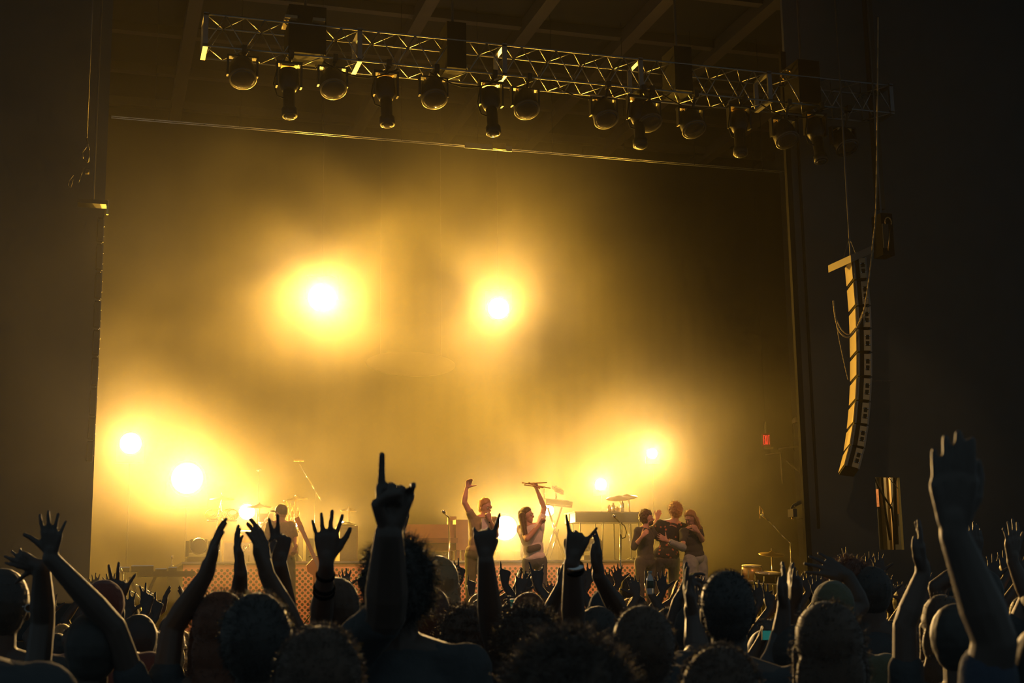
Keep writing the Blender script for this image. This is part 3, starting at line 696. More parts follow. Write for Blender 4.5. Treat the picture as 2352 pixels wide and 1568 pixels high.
t, b = mic_stand([(1420, 1196), (1424, 1203), (1427, 1400)], 19.2, 'microphone stand with looping cable beside the huddled trio')
part('cable', MB().path([P(x, y, 19.18) for x, y in ((1426, 1200), (1435, 1208), (1439, 1222), (1436, 1234), (1429, 1236), (1424, 1225), (1426, 1260), (1424, 1300))], .006), 'matt_black', t, True, b)
mic_stand([(1816, 1244), (1816, 1245), (1819, 1400)], 20.6, 'boom stand reaching over the small side drum kit', boom=[(1822, 1252), (1811, 1243), (1795, 1228), (1775, 1205), (1762, 1193)])
px_bar('hanging_headphones', [(1746, 1162), (1745, 1190)], 20.6, .012, 'brass', 'thin upright bar clipped at the tip of the boom', 'clip')
px_bar('cable_loop', [(1746, 1163), (1752, 1172), (1754, 1184), (1762, 1193)], 20.6, .008, 'brass', 'short looped cable at the tip of the boom', 'cable')
mic_stand([(724, 1118), (724, 1120), (722, 1300)], 23, 'tall boom stand beyond the guitarist', boom=[(738, 1150), (722, 1122), (688, 1066)], z0=RZ, head=False, r=.008)
px_bar('overhead_microphone', [(675, 1057), (698, 1058)], 23, .014, 'brass', 'small overhead microphone above the guitarist in the cap', 'microphone')
mic_stand([(594, 1080), (594, 1084), (596, 1288)], 23.6, 'very tall thin stand rising from the drum kit', z0=RZ, head=False)
px_bar('overhead_microphone_clip', [(589, 1079), (600, 1079)], 23.6, .018, 'chrome', 'little crossbar clip topping the tallest thin stand', 'clip')
mic_stand([(1478, 1210), (1480, 1212), (1490, 1283)], 22.8, 'thin slanting stand behind the bearded man of the trio', z0=RZ, head=False)
mic_stand([(1443, 1198), (1443, 1200), (1452, 1283)], 22.8, 'thin stand standing just behind the looping cable', z0=RZ, head=False)
# cymbals, drums
def cymbal(px, py, Y, rad, label, tilt=(0, -.15, 1), z0=None, group='cymbals of the drum kit'):
    p = P(px, py, Y); z0 = RZ if z0 is None else z0; foot = V((p.x, p.y, z0))
    t = thing('cymbal', label, 'cymbal', foot, group); b = foot.copy()
    part('plate', MB().lathe(p, tilt, [(-.02, rad), (-.012, rad*.96), (.012, rad*.3), (.035, rad*.14), (.045, .01)], 32), 'brass', t, True, b)
    part('wing_nut', MB().lathe(p+V((0, 0, .04)), (0, 0, 1), [(0, .008), (.05, .007)], 8), 'chrome', t, True, b)
    mb = MB().tube(p-V((0, 0, .02)), foot+V((0, 0, .2)), .011)
    for k in range(3): mb.tube(foot+V((0, 0, .25)), foot+V((.22*math.cos(2.1*k+.5), .22*math.sin(2.1*k+.5), .01)), .008)
    part('stand', mb, 'chrome', t, True, b)
cymbal(510, 1144, 22.8, .20, 'small dark cymbal over the round wing-shaped percussion rings')
cymbal(596, 1162, 23, .21, 'dark cymbal halfway up the very tall thin stand')
cymbal(679, 1145, 23, .20, 'bright lit cymbal above the guitarist in the cap', (-.09, -.09, 1))
cymbal(801, 1170, 23.4, .14, 'faint small cymbal above the tall speaker cabinet')
cymbal(1772, 1271, 20.8, .21, 'golden cymbal over the small side drum kit', (0, -.22, 1), SZ, 'cymbals of the side kit')
def drum(px, py, Y, rad, h, label, axis=(0, -.12, 1), z0=None, shell='drum_shell', group='drums of the kit', legs=True):
    p = P(px, py, Y); z0 = RZ if z0 is None else z0; ax = V(axis).normalized(); foot = V((p.x, p.y, z0))
    t = thing('drum', label, 'drum', foot, group); b = foot.copy()
    part('shell', MB().lathe(p-ax*h, ax, [(0, rad), (h, rad)], 28), shell, t, True, b)
    part('rim', MB().lathe(p-ax*.005, ax, [(0, rad*1.04), (.02, rad*1.04)], 28).lathe(p-ax*(h+.01), ax, [(0, rad*1.04), (.02, rad*1.04)], 28), 'chrome', t, True, b)
    part('skin', MB().lathe(p+ax*.012, ax, [(0, rad*.97), (.004, rad*.96)], 28), 'drum_skin', t, True, b)
    u = ax.orthogonal().normalized(); v = ax.cross(u)
    for k in range(8):
        d = u*math.cos(k*math.pi/4)+v*math.sin(k*math.pi/4)
        part('lug', MB().obox(p-ax*h*.5+d*rad*1.03, ax*h*.3, d*.012, ax.cross(d)*.008), 'chrome', t, base=b)
    if legs:
        mb = MB()
        for k in range(3):
            d = u*math.cos(k*2.1)+v*math.sin(k*2.1); q = p-ax*h*.6+d*rad; mb.tube(q, (q.x+d.x*.05, q.y+d.y*.05, z0), .009)
        part('leg', mb, 'chrome', t, True, b)
drum(624, 1202, 22.6, .20, .24, 'glittering drum with bright lugs glaring before the low lamp', shell='drum_shell')
drum(575, 1222, 22.7, .20, .22, 'second glittering drum under the tall thin stand')
drum(1727, 1300, 20.5, .16, .22, 'glinting small tom at the edge of the side drum kit', z0=SZ, group='drums of the side kit')
drum(1765, 1316, 20.2, .21, .15, 'flat snare drum with a golden hoop in the side drum kit', z0=SZ, shell='matt_black', group='drums of the side kit')
# conga-like pair left by the rings, kick drum with lettered front
p = P(612, 1262, 22.2); rad = .24; b = V((p.x, 22.2, RZ))
t = thing('bass_drum', 'bass drum with a pale square front lettered in dark capitals', 'drum', b)
part('shell', MB().lathe((p.x, 22.25, RZ+.25), (0, 1, 0), [(0, .25), (.4, .25)], 30), 'drum_shell', t, True, b)
part('hoop', MB().lathe((p.x, 22.22, RZ+.25), (0, 1, 0), [(0, .262), (.03, .262)], 30), 'chrome', t, True, b)
fr_ = part('front_board', MB().box((P(566, 0, 22.19).x, 22.17, RZ+.02), (P(656, 0, 22.19).x, 22.19, P(600, 1246, 22.19).z)), 'white_plastic', t, base=b)
def letter(ch, px, py, s, Y, parent, base, m_):
    c = P(px, py, Y); mb = MB(); th = s*.16
    seg = {'J': ((.8, 1, .8, -.6), (.8, -.6, .5, -1), (.5, -1, .15, -.9), (.15, -.9, .05, -.5)),
           'O': ((.1, -.6, .1, .6), (.1, .6, .4, 1), (.4, 1, .7, 1), (.7, 1, .95, .6), (.95, .6, .95, -.6), (.95, -.6, .7, -1), (.7, -1, .4, -1), (.4, -1, .1, -.6)),
           'N': ((.1, -1, .1, 1), (.1, 1, .9, -1), (.9, -1, .9, 1))}[ch]
    for a_, b_, c_, d_ in seg:
        u = V(((c_-a_)*s*.8, 0, (d_-b_)*s*.5)); mb.obox(c+V(((a_+c_)/2*s*.8, 0, (b_+d_)/2*s*.5)), u/2, V((0, .003, 0)), u.cross(V((0, 1, 0))).normalized()*th/2)
    part('letter_'+ch.lower(), mb, m_, parent, base=base)
letter('J', 548.5, 1257, .055, 22.165, fr_, b, 'denim'); letter('O', 558.5, 1257, .055, 22.165, fr_, b, 'denim'); letter('N', 548.5, 1269, .055, 22.165, fr_, b, 'denim')
fb = fr_.data  # widen the board so the lettering sits on it
for v in fb.vertices:
    if v.co.x < 0: v.co.x = P(544, 0, 22.19).x-b.x
# round wing-shaped percussion rings on a stand
Yp = 22.5
for i, (px, sgn) in enumerate(((492, -1), (528, 1))):
    c = P(px, 1182, Yp); foot = V((P(510, 0, Yp).x, Yp, RZ))
    t = thing('percussion_ring', ['wing-shaped ring of glinting shells, the half nearer the pole lamp', 'wing-shaped ring of glinting shells, the half nearer the low lamp'][i], 'percussion', foot, 'rings beneath the small cymbal'); b = foot.copy()
    for k in range(6):
        rr = .13-.014*k; pts_ = [c+V((rr*1.05*math.cos(a)+sgn*.01*k, .01*k, rr*.72*math.sin(a)+.008*k)) for a in [j*math.pi/10 for j in range(21)]]
        part('ring', MB().path(pts_, .006, 6), 'brass', t, True, b)
    if i == 0:
        part('stand', MB().tube(foot, P(510, 1148, Yp), .012).path([P(496, 1152, Yp), P(510, 1182, Yp), P(516, 1198, Yp)], .009), 'chrome', t, True, b)
    part('crossbar', MB().tube(P(510, 1195, Yp), P(510+sgn*34, 1196, Yp), .012), 'chrome', t, True, b)
# wooden perforated side case seen beside the kit
q = P(524, 1262, 22.1)
box_thing('equipment_case', 'upright grainy case standing between the moving head light and the bass drum', 'case', 511, 1240, 541, 22.4, RZ, .4, 'speaker_side')
# music stand panel near kit
q = P(605, 1190, 22.9)
single('music_stand', MB().obox(P(608, 1193, 23.1), (.13, 0, 0), V((0, .04, .10)), (0, .006, -.003)).tube(P(608, 1200, 23.1), V((P(608, 0, 23.1).x, 23.1, RZ)), .01), 'black_metal', 'dark slanted music stand behind the drum kit', 'music stand', V((P(608, 0, 23.1).x, 23.1, RZ)))
# bright chrome stick angled
ARM_Z = RZ
px_bar('boom_arm', [(618, 1176), (600, 1215), (592, 1225)], 22.0, .013, 'chrome', 'chrome arm slanting across the drum kit', 'stand arm', drop=ARM_Z)
px_bar('boom_arm', [(556, 1272), (572, 1250)], 22.0, .010, 'chrome', 'short chrome arm crossing the lettered board', 'stand arm', drop=ARM_Z)
# leafy cluster of shells by the guitarist's head
SH = ['shell second from the cap side', 'middle shell', 'low shell on the cap side', 'topmost shell', 'lower shell on the lamp side', 'lowest shell', 'shell nearest the cap', 'outermost shell on the lamp side']
for i, (px, py) in enumerate(((667, 1168), (672, 1180), (664, 1190), (676, 1166), (680, 1190), (670, 1200), (658, 1160), (684, 1178))):
    p = P(px, py, 23.2)
    single('hanging_shell', MB().ell(p, (.03, 0, .01), (0, .01, 0), (0, 0, .05), 10, 6).tube(p+V((0, 0, .05)), p+V((0, 0, .1)), .004), 'brass', SH[i]+' in the glinting shell cluster behind the capped guitarist', 'percussion', p, 'cluster of shells behind the guitarist', True)
# table with gear beside the riser
Y = 20.4
ta, tb_ = P(318, 1312, Y), P(447, 1312, Y)
b = V(((ta.x+tb_.x)/2, Y, SZ)); t = thing('folding_table', 'folding stand table with crossed legs beside the riser', 'table', b)
part('tabletop', MB().box((ta.x, Y-.05, ta.z-.07), (tb_.x, Y+.45, ta.z)), 'black_metal', t, base=b)
for yy in (Y, Y+.4):
    for x0_, x1_ in ((348, 400), (402, 350)):
        pa, pb = P(x0_, 1318, Y), P(x1_ if x1_ != 400 else 402, 1430, Y)
    part('leg', MB().tube((P(347, 0, Y).x, yy, ta.z-.07), (P(398, 0, Y).x, yy, SZ), .016), 'dark_steel', t, base=b)
    part('leg', MB().tube((P(402, 0, Y).x, yy, ta.z-.07), (P(350, 0, Y).x, yy, SZ), .016), 'dark_steel', t, base=b)
for i, (x0_, x1_, h_, lb) in enumerate(((322, 345, .055, 'low flat mixer box at the near end of the folding table'), (349, 396, .075, 'long flat keyboard unit in the middle of the folding table'), (400, 424, .03, 'slim pad by the tiny stand on the folding table'), (428, 446, .05, 'small box at the riser end of the folding table'))):
    xa, xb = P(x0_, 0, Y).x, P(x1_, 0, Y).x; bb = V(((xa+xb)/2, Y+.2, ta.z))
    t2 = thing('effects_unit', lb, 'effects unit', bb, 'boxes on the folding table')
    part('case', MB().box((xa, Y+.03, ta.z), (xb, Y+.36, ta.z+h_)), 'black_metal', t2, base=bb)
    part('top_trim', MB().box((xa, Y+.03, ta.z+h_), (xb, Y+.06, ta.z+h_+.012)), 'chrome', t2, base=bb)
    mb = MB()
    for k in range(6): mb.lathe((xa+(xb-xa)*(k+.5)/6, Y+.2, ta.z+h_), (0, 0, 1), [(0, .008), (.015, .007)], 8)
    part('knob', mb, 'chrome', t2, base=bb)
p = P(395, 1283, Y+.1); bb = V((p.x, Y+.1, ta.z+.075))
single('desk_microphone', MB().tube(bb, p, .007).lathe(p, (0, 0, 1), [(0, .008), (.03, .018), (.05, .014)], 10).lathe(bb, (0, 0, 1), [(0, .035), (.01, .03)], 14), 'chrome', 'little upright desk microphone on the folding table', 'microphone', bb, smooth=True)
# front-of-stage boom stands low in the crowd gap
ARM_Z = SZ
px_bar('boom_arm', [(311, 1343), (330, 1352), (357, 1368)], 18.2, .011, 'chrome', 'thin chrome arm slanting below the folding table', 'stand arm', drop=ARM_Z)
px_bar('boom_arm', [(295, 1356), (312, 1364), (322, 1376), (323, 1392)], 18.0, .011, 'chrome', 'bent chrome arm lower down below the folding table', 'stand arm', drop=ARM_Z)
px_bar('boom_arm', [(272, 1292), (283, 1318)], 18.2, .008, 'chrome', 'short thin arm tip beside the three-fingered hand', 'stand arm', drop=ARM_Z)
# amps beside guitarist on riser
box_thing('guitar_amplifier', 'dark squat amplifier on the riser behind the guitar neck', 'amplifier', 703, 1236, 720, 22.0, RZ, .3, 'black_metal')
box_thing('guitar_amplifier', 'dark amplifier on the riser just behind the guitarist', 'amplifier', 664, 1237, 686, 21.9, RZ, .3, 'black_metal')
# electric guitar on a stand, neck leaning back
def guitar():
    Yg = 19.8; top, bot = P(689, 1206, Yg), P(724, 1285, Yg); d = (bot-top).normalized(); foot = V((bot.x, Yg, SZ))
    sd = d.cross(V((0, 1, 0))).normalized()
    t = thing('electric_guitar', 'red-lit electric guitar on a stand, its neck leaning back beside the guitarist', 'guitar', foot); b = foot.copy()
    nk = part('neck', MB().obox((top+bot)/2, d*((bot-top).length/2), sd*.028, V((0, .013, 0))), 'guitar_red', t, base=b)
    hd = part('headstock', MB().obox(top-d*.02, d*.10, sd*.034, V((0, .01, 0))), 'guitar_red', t, base=b)
    for k in range(6):
        part('tuning_peg', MB().sph(top-d*(.10-.034*k)-sd*.05, .011, 8, 6), 'chrome', hd, True, b)
    bc = bot+d*.20
    mb = MB(); pr = [(.0, .05), (.04, .16), (.12, .18), (.20, .13), (.28, .17), (.38, .19), (.45, .14), (.47, .02)]
    n = len(pr); vs1 = []
    for yy in (-.022, .022):
        for h_, w_ in pr: vs1.append(bot+d*(h_-.02)+sd*w_+V((0, yy, 0)))
        for h_, w_ in reversed(pr): vs1.append(bot+d*(h_-.02)-sd*w_*.92+V((0, yy, 0)))
    k2 = 2*n; mb.add(vs1, [tuple(range(k2)), tuple(range(2*k2-1, k2-1, -1))]+[(i, (i+1) % k2, k2+(i+1) % k2, k2+i) for i in range(k2)])
    part('body', mb, 'guitar_red', t, base=b)
    mb = MB()
    for k in range(6): mb.tube(top+sd*(-.018+.007*k)-V((0, .016, 0)), bc+sd*(-.02+.008*k)-V((0, .028, 0)), .0012, n=4)
    part('strings', mb, 'chrome', t, base=b)
    part('pickup', MB().obox(bc-d*.02-V((0, .026, 0)), d*.02, sd*.04, V((0, .004, 0))), 'matt_black', t, base=b)
    gs = thing('guitar_stand', 'low black stand holding up the leaning guitar', 'stand', foot+V((.05, 0, 0))); gb = gs.location.copy()
    part('post', MB().tube(foot+V((.02, .12, 0)), bot-d*.05+V((0, .06, 0)), .012).tube(bot-d*.05+V((-.07, .02, 0)), bot-d*.05+V((.07, .02, 0)), .01), 'black_metal', gs, True, gb)
    mb = MB()
    for k in range(3): mb.tube(foot+V((.02, .12, .3)), foot+V((.02+.22*math.cos(2.1*k+.5), .12+.22*math.sin(2.1*k+.5), .01)), .01)
    part('leg', mb, 'black_metal', gs, True, gb)
guitar()
# monitor wedge seen between performers, hanging oval scenic panel
Yo = 25.9; c = P(944, 836, Yo)
t = thing('oval_panel', 'pale flat oval scenic panel hanging in the haze between the high lamps', 'scenic panel', c); b = c.copy()
part('panel', MB().lathe(c, (0, -1, 0), [(0, 1), (.02, 1)], 56), 'speaker_box', t, base=b)
pm = t.children[0]
for v in pm.data.vertices: v.co.x *= .88; v.co.z *= .24
part('wire', MB().tube(c+V((-.6, 0, .15)), (c.x-.6, Yo, CZ), .004, n=5).tube(c+V((.6, 0, .15)), (c.x+.6, Yo, CZ), .004, n=5), 'dark_steel', t, base=b)

# ------------------------------------------------------------------ people
class Body:
    """collects tapered capsules and ellipsoids, then fuses them into one continuous skin"""
    def __init__(s): s.mb = MB()
    def cap(s, p0, p1, r0, r1=None, n=10):
        r1 = r0 if r1 is None else r1; p0, p1 = V(p0), V(p1)
        s.mb.tube(p0, p1, r0, r1, n=n); s.mb.sph(p0, r0, n, 7); s.mb.sph(p1, r1, n, 7); return s
    def ell(s, c, X, Y, Z): s.mb.ell(c, X, Y, Z, 16, 10); return s
    def fuse(s, name, mt, base, voxel, smooth=3, disp=None):
        me = s.mb.mesh(name+'_raw', mt, True, base)
        o = bpy.data.objects.new(name+'_raw', me); C.objects.link(o)
        r = o.modifiers.new('r', 'REMESH'); r.mode = 'VOXEL'; r.voxel_size = voxel; r.use_smooth_shade = True
        if smooth:
            sm = o.modifiers.new('s', 'SMOOTH'); sm.iterations = smooth; sm.factor = .5
        if disp:
            tx = bpy.data.textures.new(name, 'CLOUDS'); tx.noise_scale = disp[1]; tx.noise_depth = 1
            d = o.modifiers.new('d', 'DISPLACE'); d.texture = tx; d.strength = disp[0]; d.mid_level = .45; d.texture_coords = 'LOCAL'
        dg = bpy.context.evaluated_depsgraph_get(); dg.update()
        out = bpy.data.meshes.new_from_object(o.evaluated_get(dg)); out.name = name
        bpy.data.objects.remove(o); bpy.data.meshes.remove(me)
        out.polygons.foreach_set('use_smooth', [True]*len(out.polygons))
        out.materials.clear(); out.materials.append(M[mt]); return out

FINGERS = [(.031, .086, .074, .0092), (.0105, .091, .082, .0094), (-.0105, .088, .076, .009), (-.030, .079, .061, .0082)]
def hand(bd, wr, z, n, t, curl=(.1, .1, .1, .1), spread=8, thumb='out', s=1.0, fat=1.0):
    """wrist point, finger direction, palm normal, thumb side (+1/-1)"""
    z = V(z).normalized(); n = V(n); n = (n-z*n.dot(z)).normalized(); x = z.cross(n)*t
    def G(a, b, c): return wr+(x*a+n*b+z*c)*s
    R = lambda r: r*s*fat
    bd.cap(G(0, 0, -.01), G(.0, 0, .02), R(.026), R(.024))
    fan = [(k-1.5)*-1 for k in range(4)]
    for k, (fx_, fz, ln, r) in enumerate(FINGERS):
        a = math.radians(spread*(1.5-k)*.75)
        mc = G(fx_*(1+spread*.004), 0, fz)
        bd.cap(G(fx_*.45, 0, .012), mc, R(.0165), R(.0128))
        bd.cap(G(fx_*.45, .006, .02), G(fx_, .006, fz-.012), R(.0145), R(.011))
        c = curl[k]; ang = 0; p = mc
        side = x*math.sin(a)+z*math.cos(a)
        for seg, (fr, bend) in enumerate(((.44, 82), (.31, 98), (.25, 62))):
            ang += math.radians(bend*c)+(.06 if seg else 0)
            d = side*math.cos(ang)+n*math.sin(ang)
            q = p+d*ln*fr*s
            bd.cap(p, q, R(r*(1-.08*seg)), R(r*(1-.08*(seg+1)))); p = q
    if thumb == 'out': pts_ = [(.016, .006, .018), (.047, .014, .052), (.068, .016, .084), (.080, .014, .110)]
    elif thumb == 'up': pts_ = [(.016, .006, .018), (.040, .018, .056), (.046, .022, .090), (.044, .020, .118)]
    elif thumb == 'wide': pts_ = [(.016, .006, .014), (.055, .010, .042), (.088, .010, .062), (.112, .008, .074)]
    else: pts_ = [(.016, .010, .018), (.036, .030, .054), (.018, .042, .078), (-.004, .042, .086)]      # folded over the fingers
    q = [G(*p) for p in pts_]
    for i, (ra, rb) in enumerate(((.017, .0135), (.012, .0108), (.0106, .0085))): bd.cap(q[i], q[i+1], R(ra), R(rb))

POSES = {'open': dict(curl=(.04, 0, .04, .08), spread=16, thumb='wide'), 'flat': dict(curl=(.06, .05, .06, .1), spread=3, thumb='up'),
         'relaxed': dict(curl=(.25, .3, .35, .4), spread=6, thumb='out'), 'point': dict(curl=(0, .95, 1, 1), spread=3, thumb='in'),
         'horns': dict(curl=(0, .98, .98, .02), spread=12, thumb='in'), 'fist': dict(curl=(1, 1, 1, 1), spread=0, thumb='in'),
         'vee': dict(curl=(0, 0, 1, 1), spread=16, thumb='in'), 'three': dict(curl=(.02, 0, 1, .05), spread=26, thumb='in'), 'shaka': dict(curl=(.9, 1, 1, 0), spread=8, thumb='wide')}
for k, a_ in list(POSES.items()): POSES[k] = a_

def skeleton(base, k, f, head=None):
    f = V((f.x, f.y, 0)).normalized(); l = V((-f.y, f.x, 0)); z = V((0, 0, 1))     # l = the body's own left
    J = dict(f=f, l=l, k=k, base=base)
    J['head'] = head if head is not None else base+z*1.635*k
    J['neck'] = J['head']-z*.135*k-f*.015*k
    J['chest'] = J['head']-z*.345*k-f*.02*k
    J['pelvis'] = V((base.x, base.y, 0))+z*(base.z+.94*k)
    for nm, s in (('L', 1), ('R', -1)):
        J['sh'+nm] = J['head']-z*.225*k+l*s*.185*k-f*.02
        J['hip'+nm] = J['pelvis']+l*s*.09*k-z*.02; J['kn'+nm] = V((base.x, base.y, base.z))+l*s*.115*k+z*.49*k+f*.02; J['an'+nm] = V((base.x, base.y, base.z))+l*s*.13*k+z*.085*k
    return J
def ik(S, Wp, a, b, hint):
    d = Wp-S; L = d.length; L = min(L, (a+b)*.998); u = d.normalized(); x = (a*a-b*b+L*L)/(2*L); h = math.sqrt(max(a*a-x*x, 0))
    hint = hint-u*hint.dot(u); hint = hint.normalized() if hint.length > 1e-6 else V((0, 0, 1)); return S+u*x+hint*h

def build_person(name, label, J, arms, skin='skin', top='black_cloth', legs='denim', hair=('short', 'hair_dark'), voxel=.006, sleeve=.6, face=False, group=None, fdir=None, fuzz=0, hw=1.0, extra=None, hand_fat=1.0, shoes=True, sex=0, legdetail=True):
    base, k, f, l = J['base'], J['k'], J['f'], J['l']; z = V((0, 0, 1)); B = Body()
    hd = J['head']; fd = (V(fdir).normalized() if fdir is not None else f); hl = z.cross(fd).normalized() if abs(fd.z) < .95 else l; hu = fd.cross(hl).normalized()
    # head
    B.ell(hd+hu*.012*k-fd*.008, fd*.096*k*hw, hl*.076*k*hw, hu*.104*k*hw)
    B.ell(hd-hu*.052*k+fd*.022*k, fd*.066*k, hl*.054*k, hu*.062*k)
    B.cap(hd+fd*.082*k+hu*.006*k, hd+fd*.106*k-hu*.024*k, .010*k, .0135*k)           # nose
    B.cap(hd+fd*.070*k-hu*.052*k+hl*.014*k, hd+fd*.070*k-hu*.052*k-hl*.014*k, .013*k)  # lips
    B.cap(hd+fd*.068*k-hu*.088*k, hd+fd*.066*k-hu*.09*k, .018*k)                     # chin
    B.cap(hd+fd*.080*k+hu*.028*k+hl*.032*k, hd+fd*.080*k+hu*.028*k-hl*.032*k, .013*k)  # brow
    for s in (-1, 1): B.ell(hd+hl*s*.078*k*hw-hu*.006*k-fd*.006, fd*.017*k, hl*.009*k, hu*.030*k)
    B.cap(J['neck']-z*.05*k, hd-hu*.05*k-fd*.02*k, .058*k, .054*k)
    # torso
    ch = (J['shL']+J['shR'])/2; pv = (J['hipL']+J['hipR'])/2; ax = (ch-pv).normalized(); sl = (J['shL']-J['shR']).normalized(); tf = sl.cross(ax).normalized()
    if tf.dot(f) < 0: tf = -tf
    th = (ch-pv).length
    B.ell(pv+ax*th*.72, sl*.165*k, tf*.112*k, ax*.19*k); B.ell(pv+ax*th*.36, sl*.135*k, tf*.098*k, ax*.17*k); B.ell(pv+ax*.02, sl*.165*k, tf*.118*k, ax*.13*k)
    for s in 'LR':
        B.cap(J['neck']-z*.03*k, J['sh'+s], .058*k, .054*k); B.cap(J['sh'+s], pv+ax*th*.6+(J['sh'+s]-ch)*.5, .062*k, .075*k)
        B.cap(J['hip'+s], J['kn'+s], .082*k, .054*k); B.cap(J['kn'+s], J['an'+s], .052*k, .036*k)
        B.cap(J['an'+s], J['an'+s]+f*.14*k-z*.045*k, .038*k, .030*k)
    T = Body(); infl = .016
    HM = .055*k
    T.ell(pv+ax*th*.72, sl*(.165*k+infl), tf*(.112*k+infl), ax*(.19*k+infl)); T.ell(pv+ax*th*.36, sl*(.145*k+infl), tf*(.105*k+infl), ax*(.20*k)); T.ell(pv+ax*HM, sl*(.160*k+infl), tf*(.114*k+infl), ax*(.10*k))
    for s in 'LR':
        a = arms.get(s)
        S = J['sh'+s]; sg = 1 if s == 'L' else -1
        if a is None:
            E = S+l*sg*.06*k-z*.285*k-f*.02; Wp = E-z*.22*k+f*.13*k+l*sg*.02; a = dict(dir=Wp-E, palm=-l*sg, pose='relaxed')
        else:
            Wp = a['wr']; E = a.get('el')
            if E is None: E = ik(S, Wp, .29*k, .255*k, a.get('hint', V((0, 0, -1))+l*sg*.6))
        fat = a.get('fat', 1)
        B.cap(S, E, .050*k*fat, .041*k*fat); m1 = E.lerp(Wp, .3); B.cap(E, m1, .040*k*fat, .042*k*fat); B.cap(m1, Wp, .042*k*fat, .0275*k*fat)
        ps = dict(POSES[a.get('pose', 'open')]); ps.update(a.get('mod', {}))
        dr = a.get('dir', Wp-E); pn = a.get('palm', f)
        hand(B, Wp+(V(dr).normalized())*.012, dr, pn, a.get('t', 1), s=k*a.get('hs', 1.0), fat=hand_fat, **ps)
        a['_E'], a['_W'] = E, Wp
        T.cap(J['neck']-z*.055*k, S, .060*k, .066*k); T.cap(S, pv+ax*th*.6+(S-ch)*.5, .076*k, .09*k)
        sv = a.get('sleeve', sleeve)
        if sv > 0:
            if sv <= 1: T.cap(S, S.lerp(E, sv), .068*k, .060*k)
            else: T.cap(S, E, .066*k, .056*k); T.cap(E, E.lerp(Wp, sv-1), .056*k, .042*k)
    if extra: extra(B, T, J)
    o = link(name, B.fuse(name, skin, base, voxel, 2)); o.location = base; tag(o, label, 'person', group)
    if sex: pass
    vx = max(voxel*1.5, .010)
    link('shirt', T.fuse('shirt', top, base, vx, 3, (.012, .09)), o)
    Q = Body(); Q.ell(pv-ax*.005, sl*(.168*k+.010), tf*(.121*k+.010), ax*.115*k)
    for s in 'LR': Q.cap(J['hip'+s], J['kn'+s], .094*k, .072*k); Q.cap(J['kn'+s], J['an'+s]+z*.02, .07*k, .062*k)
    link('trousers', Q.fuse('trousers', legs, base, max(vx, .014), 2, (.012, .1)), o)
    if shoes:
        for s in 'LR':
            q = Body(); q.cap(J['an'+s]-z*.02, J['an'+s]-z*.04+f*.14*k, .045*k, .042*k); mb_ = q.mb
            for i, v_ in enumerate(mb_.v):
                if v_[2] < base.z+.002: mb_.v[i] = (v_[0], v_[1], base.z+.002)
            link('shoe', mb_.mesh('shoe', 'matt_black', True, base), o)
    # hair and headwear
    st, hm = hair; Hh = Body(); c = hd+hu*.018*k-fd*.016*k; ctr = c
    fz = None
    if st in ('short', 'curly', 'crop'):
        e = {'short': .014, 'curly': .024, 'crop': .006}[st]
        Hh.ell(c+hu*.010*k-fd*.006*k, fd*(.094*k*hw+e*.6), hl*(.078*k*hw+e), hu*(.098*k*hw+e)); Hh.ell(hd-fd*.045*k-hu*.02*k, fd*(.05*k+e*.6), hl*(.068*k+e*.7), hu*(.068*k+e*.6))
    elif st == 'long':
        Hh.ell(c+hu*.01*k, fd*.104*k, hl*.094*k, hu*.112*k); Hh.ell(hd-fd*.055*k-hu*.07*k, fd*.055*k, hl*.095*k, hu*.12*k); Hh.ell(hd-fd*.07*k-hu*.20*k, fd*.045*k, hl*.10*k, hu*.13*k)
        for s in (-1, 1): Hh.cap(hd+hl*s*.075*k+fd*.01*k, hd+hl*s*.085*k-hu*.2*k+fd*.015*k, .028*k, .03*k)
    elif st == 'bun':
        Hh.ell(c+hu*.01*k, fd*.104*k, hl*.09*k, hu*.11*k); Hh.ell(hd-fd*.07*k+hu*.10*k, fd*.04*k, hl*.045*k, hu*.04*k)
    if st in ('cap', 'beanie', 'hood'):
        Hh.ell(c+hu*.018*k, fd*.104*k, hl*.086*k, hu*.098*k)
        if st == 'cap': Hh.ell(hd+hu*.035*k+fd*.115*k, fd*.075*k, hl*.07*k, hu*.010*k)
        if st == 'hood': Hh.ell(hd-fd*.02*k-hu*.03*k, fd*.115*k, hl*.108*k, hu*.135*k); Hh.cap(hd-hu*.12*k-fd*.03*k+hl*.05*k, hd-hu*.12*k-fd*.03*k-hl*.05*k, .08*k)
    if st != 'bald':
        nm = {'cap': 'cap', 'beanie': 'beanie', 'hood': 'hood'}.get(st, 'hair')
        hv = max(voxel, .006)
        if face and st in ('short', 'curly', 'crop', 'long', 'bun'):      # keep the face clear: push front-low points back
            mbv = Hh.mb.v
            for i, p in enumerate(mbv):
                q = V(p)-hd; a_, b_ = q.dot(fd), q.dot(hu)
                lim = .060*k if b_ > .045*k else .012*k
                if b_ < .066*k and a_ > lim: mbv[i] = tuple(V(p)-fd*(a_-lim))
        hm_ = Hh.fuse(nm, hm, base, hv, 2, {'curly': (.030, .028), 'short': (.005, .05), 'long': (.007, .06), 'crop': (.004, .02)}.get(st, (.004, .05)))
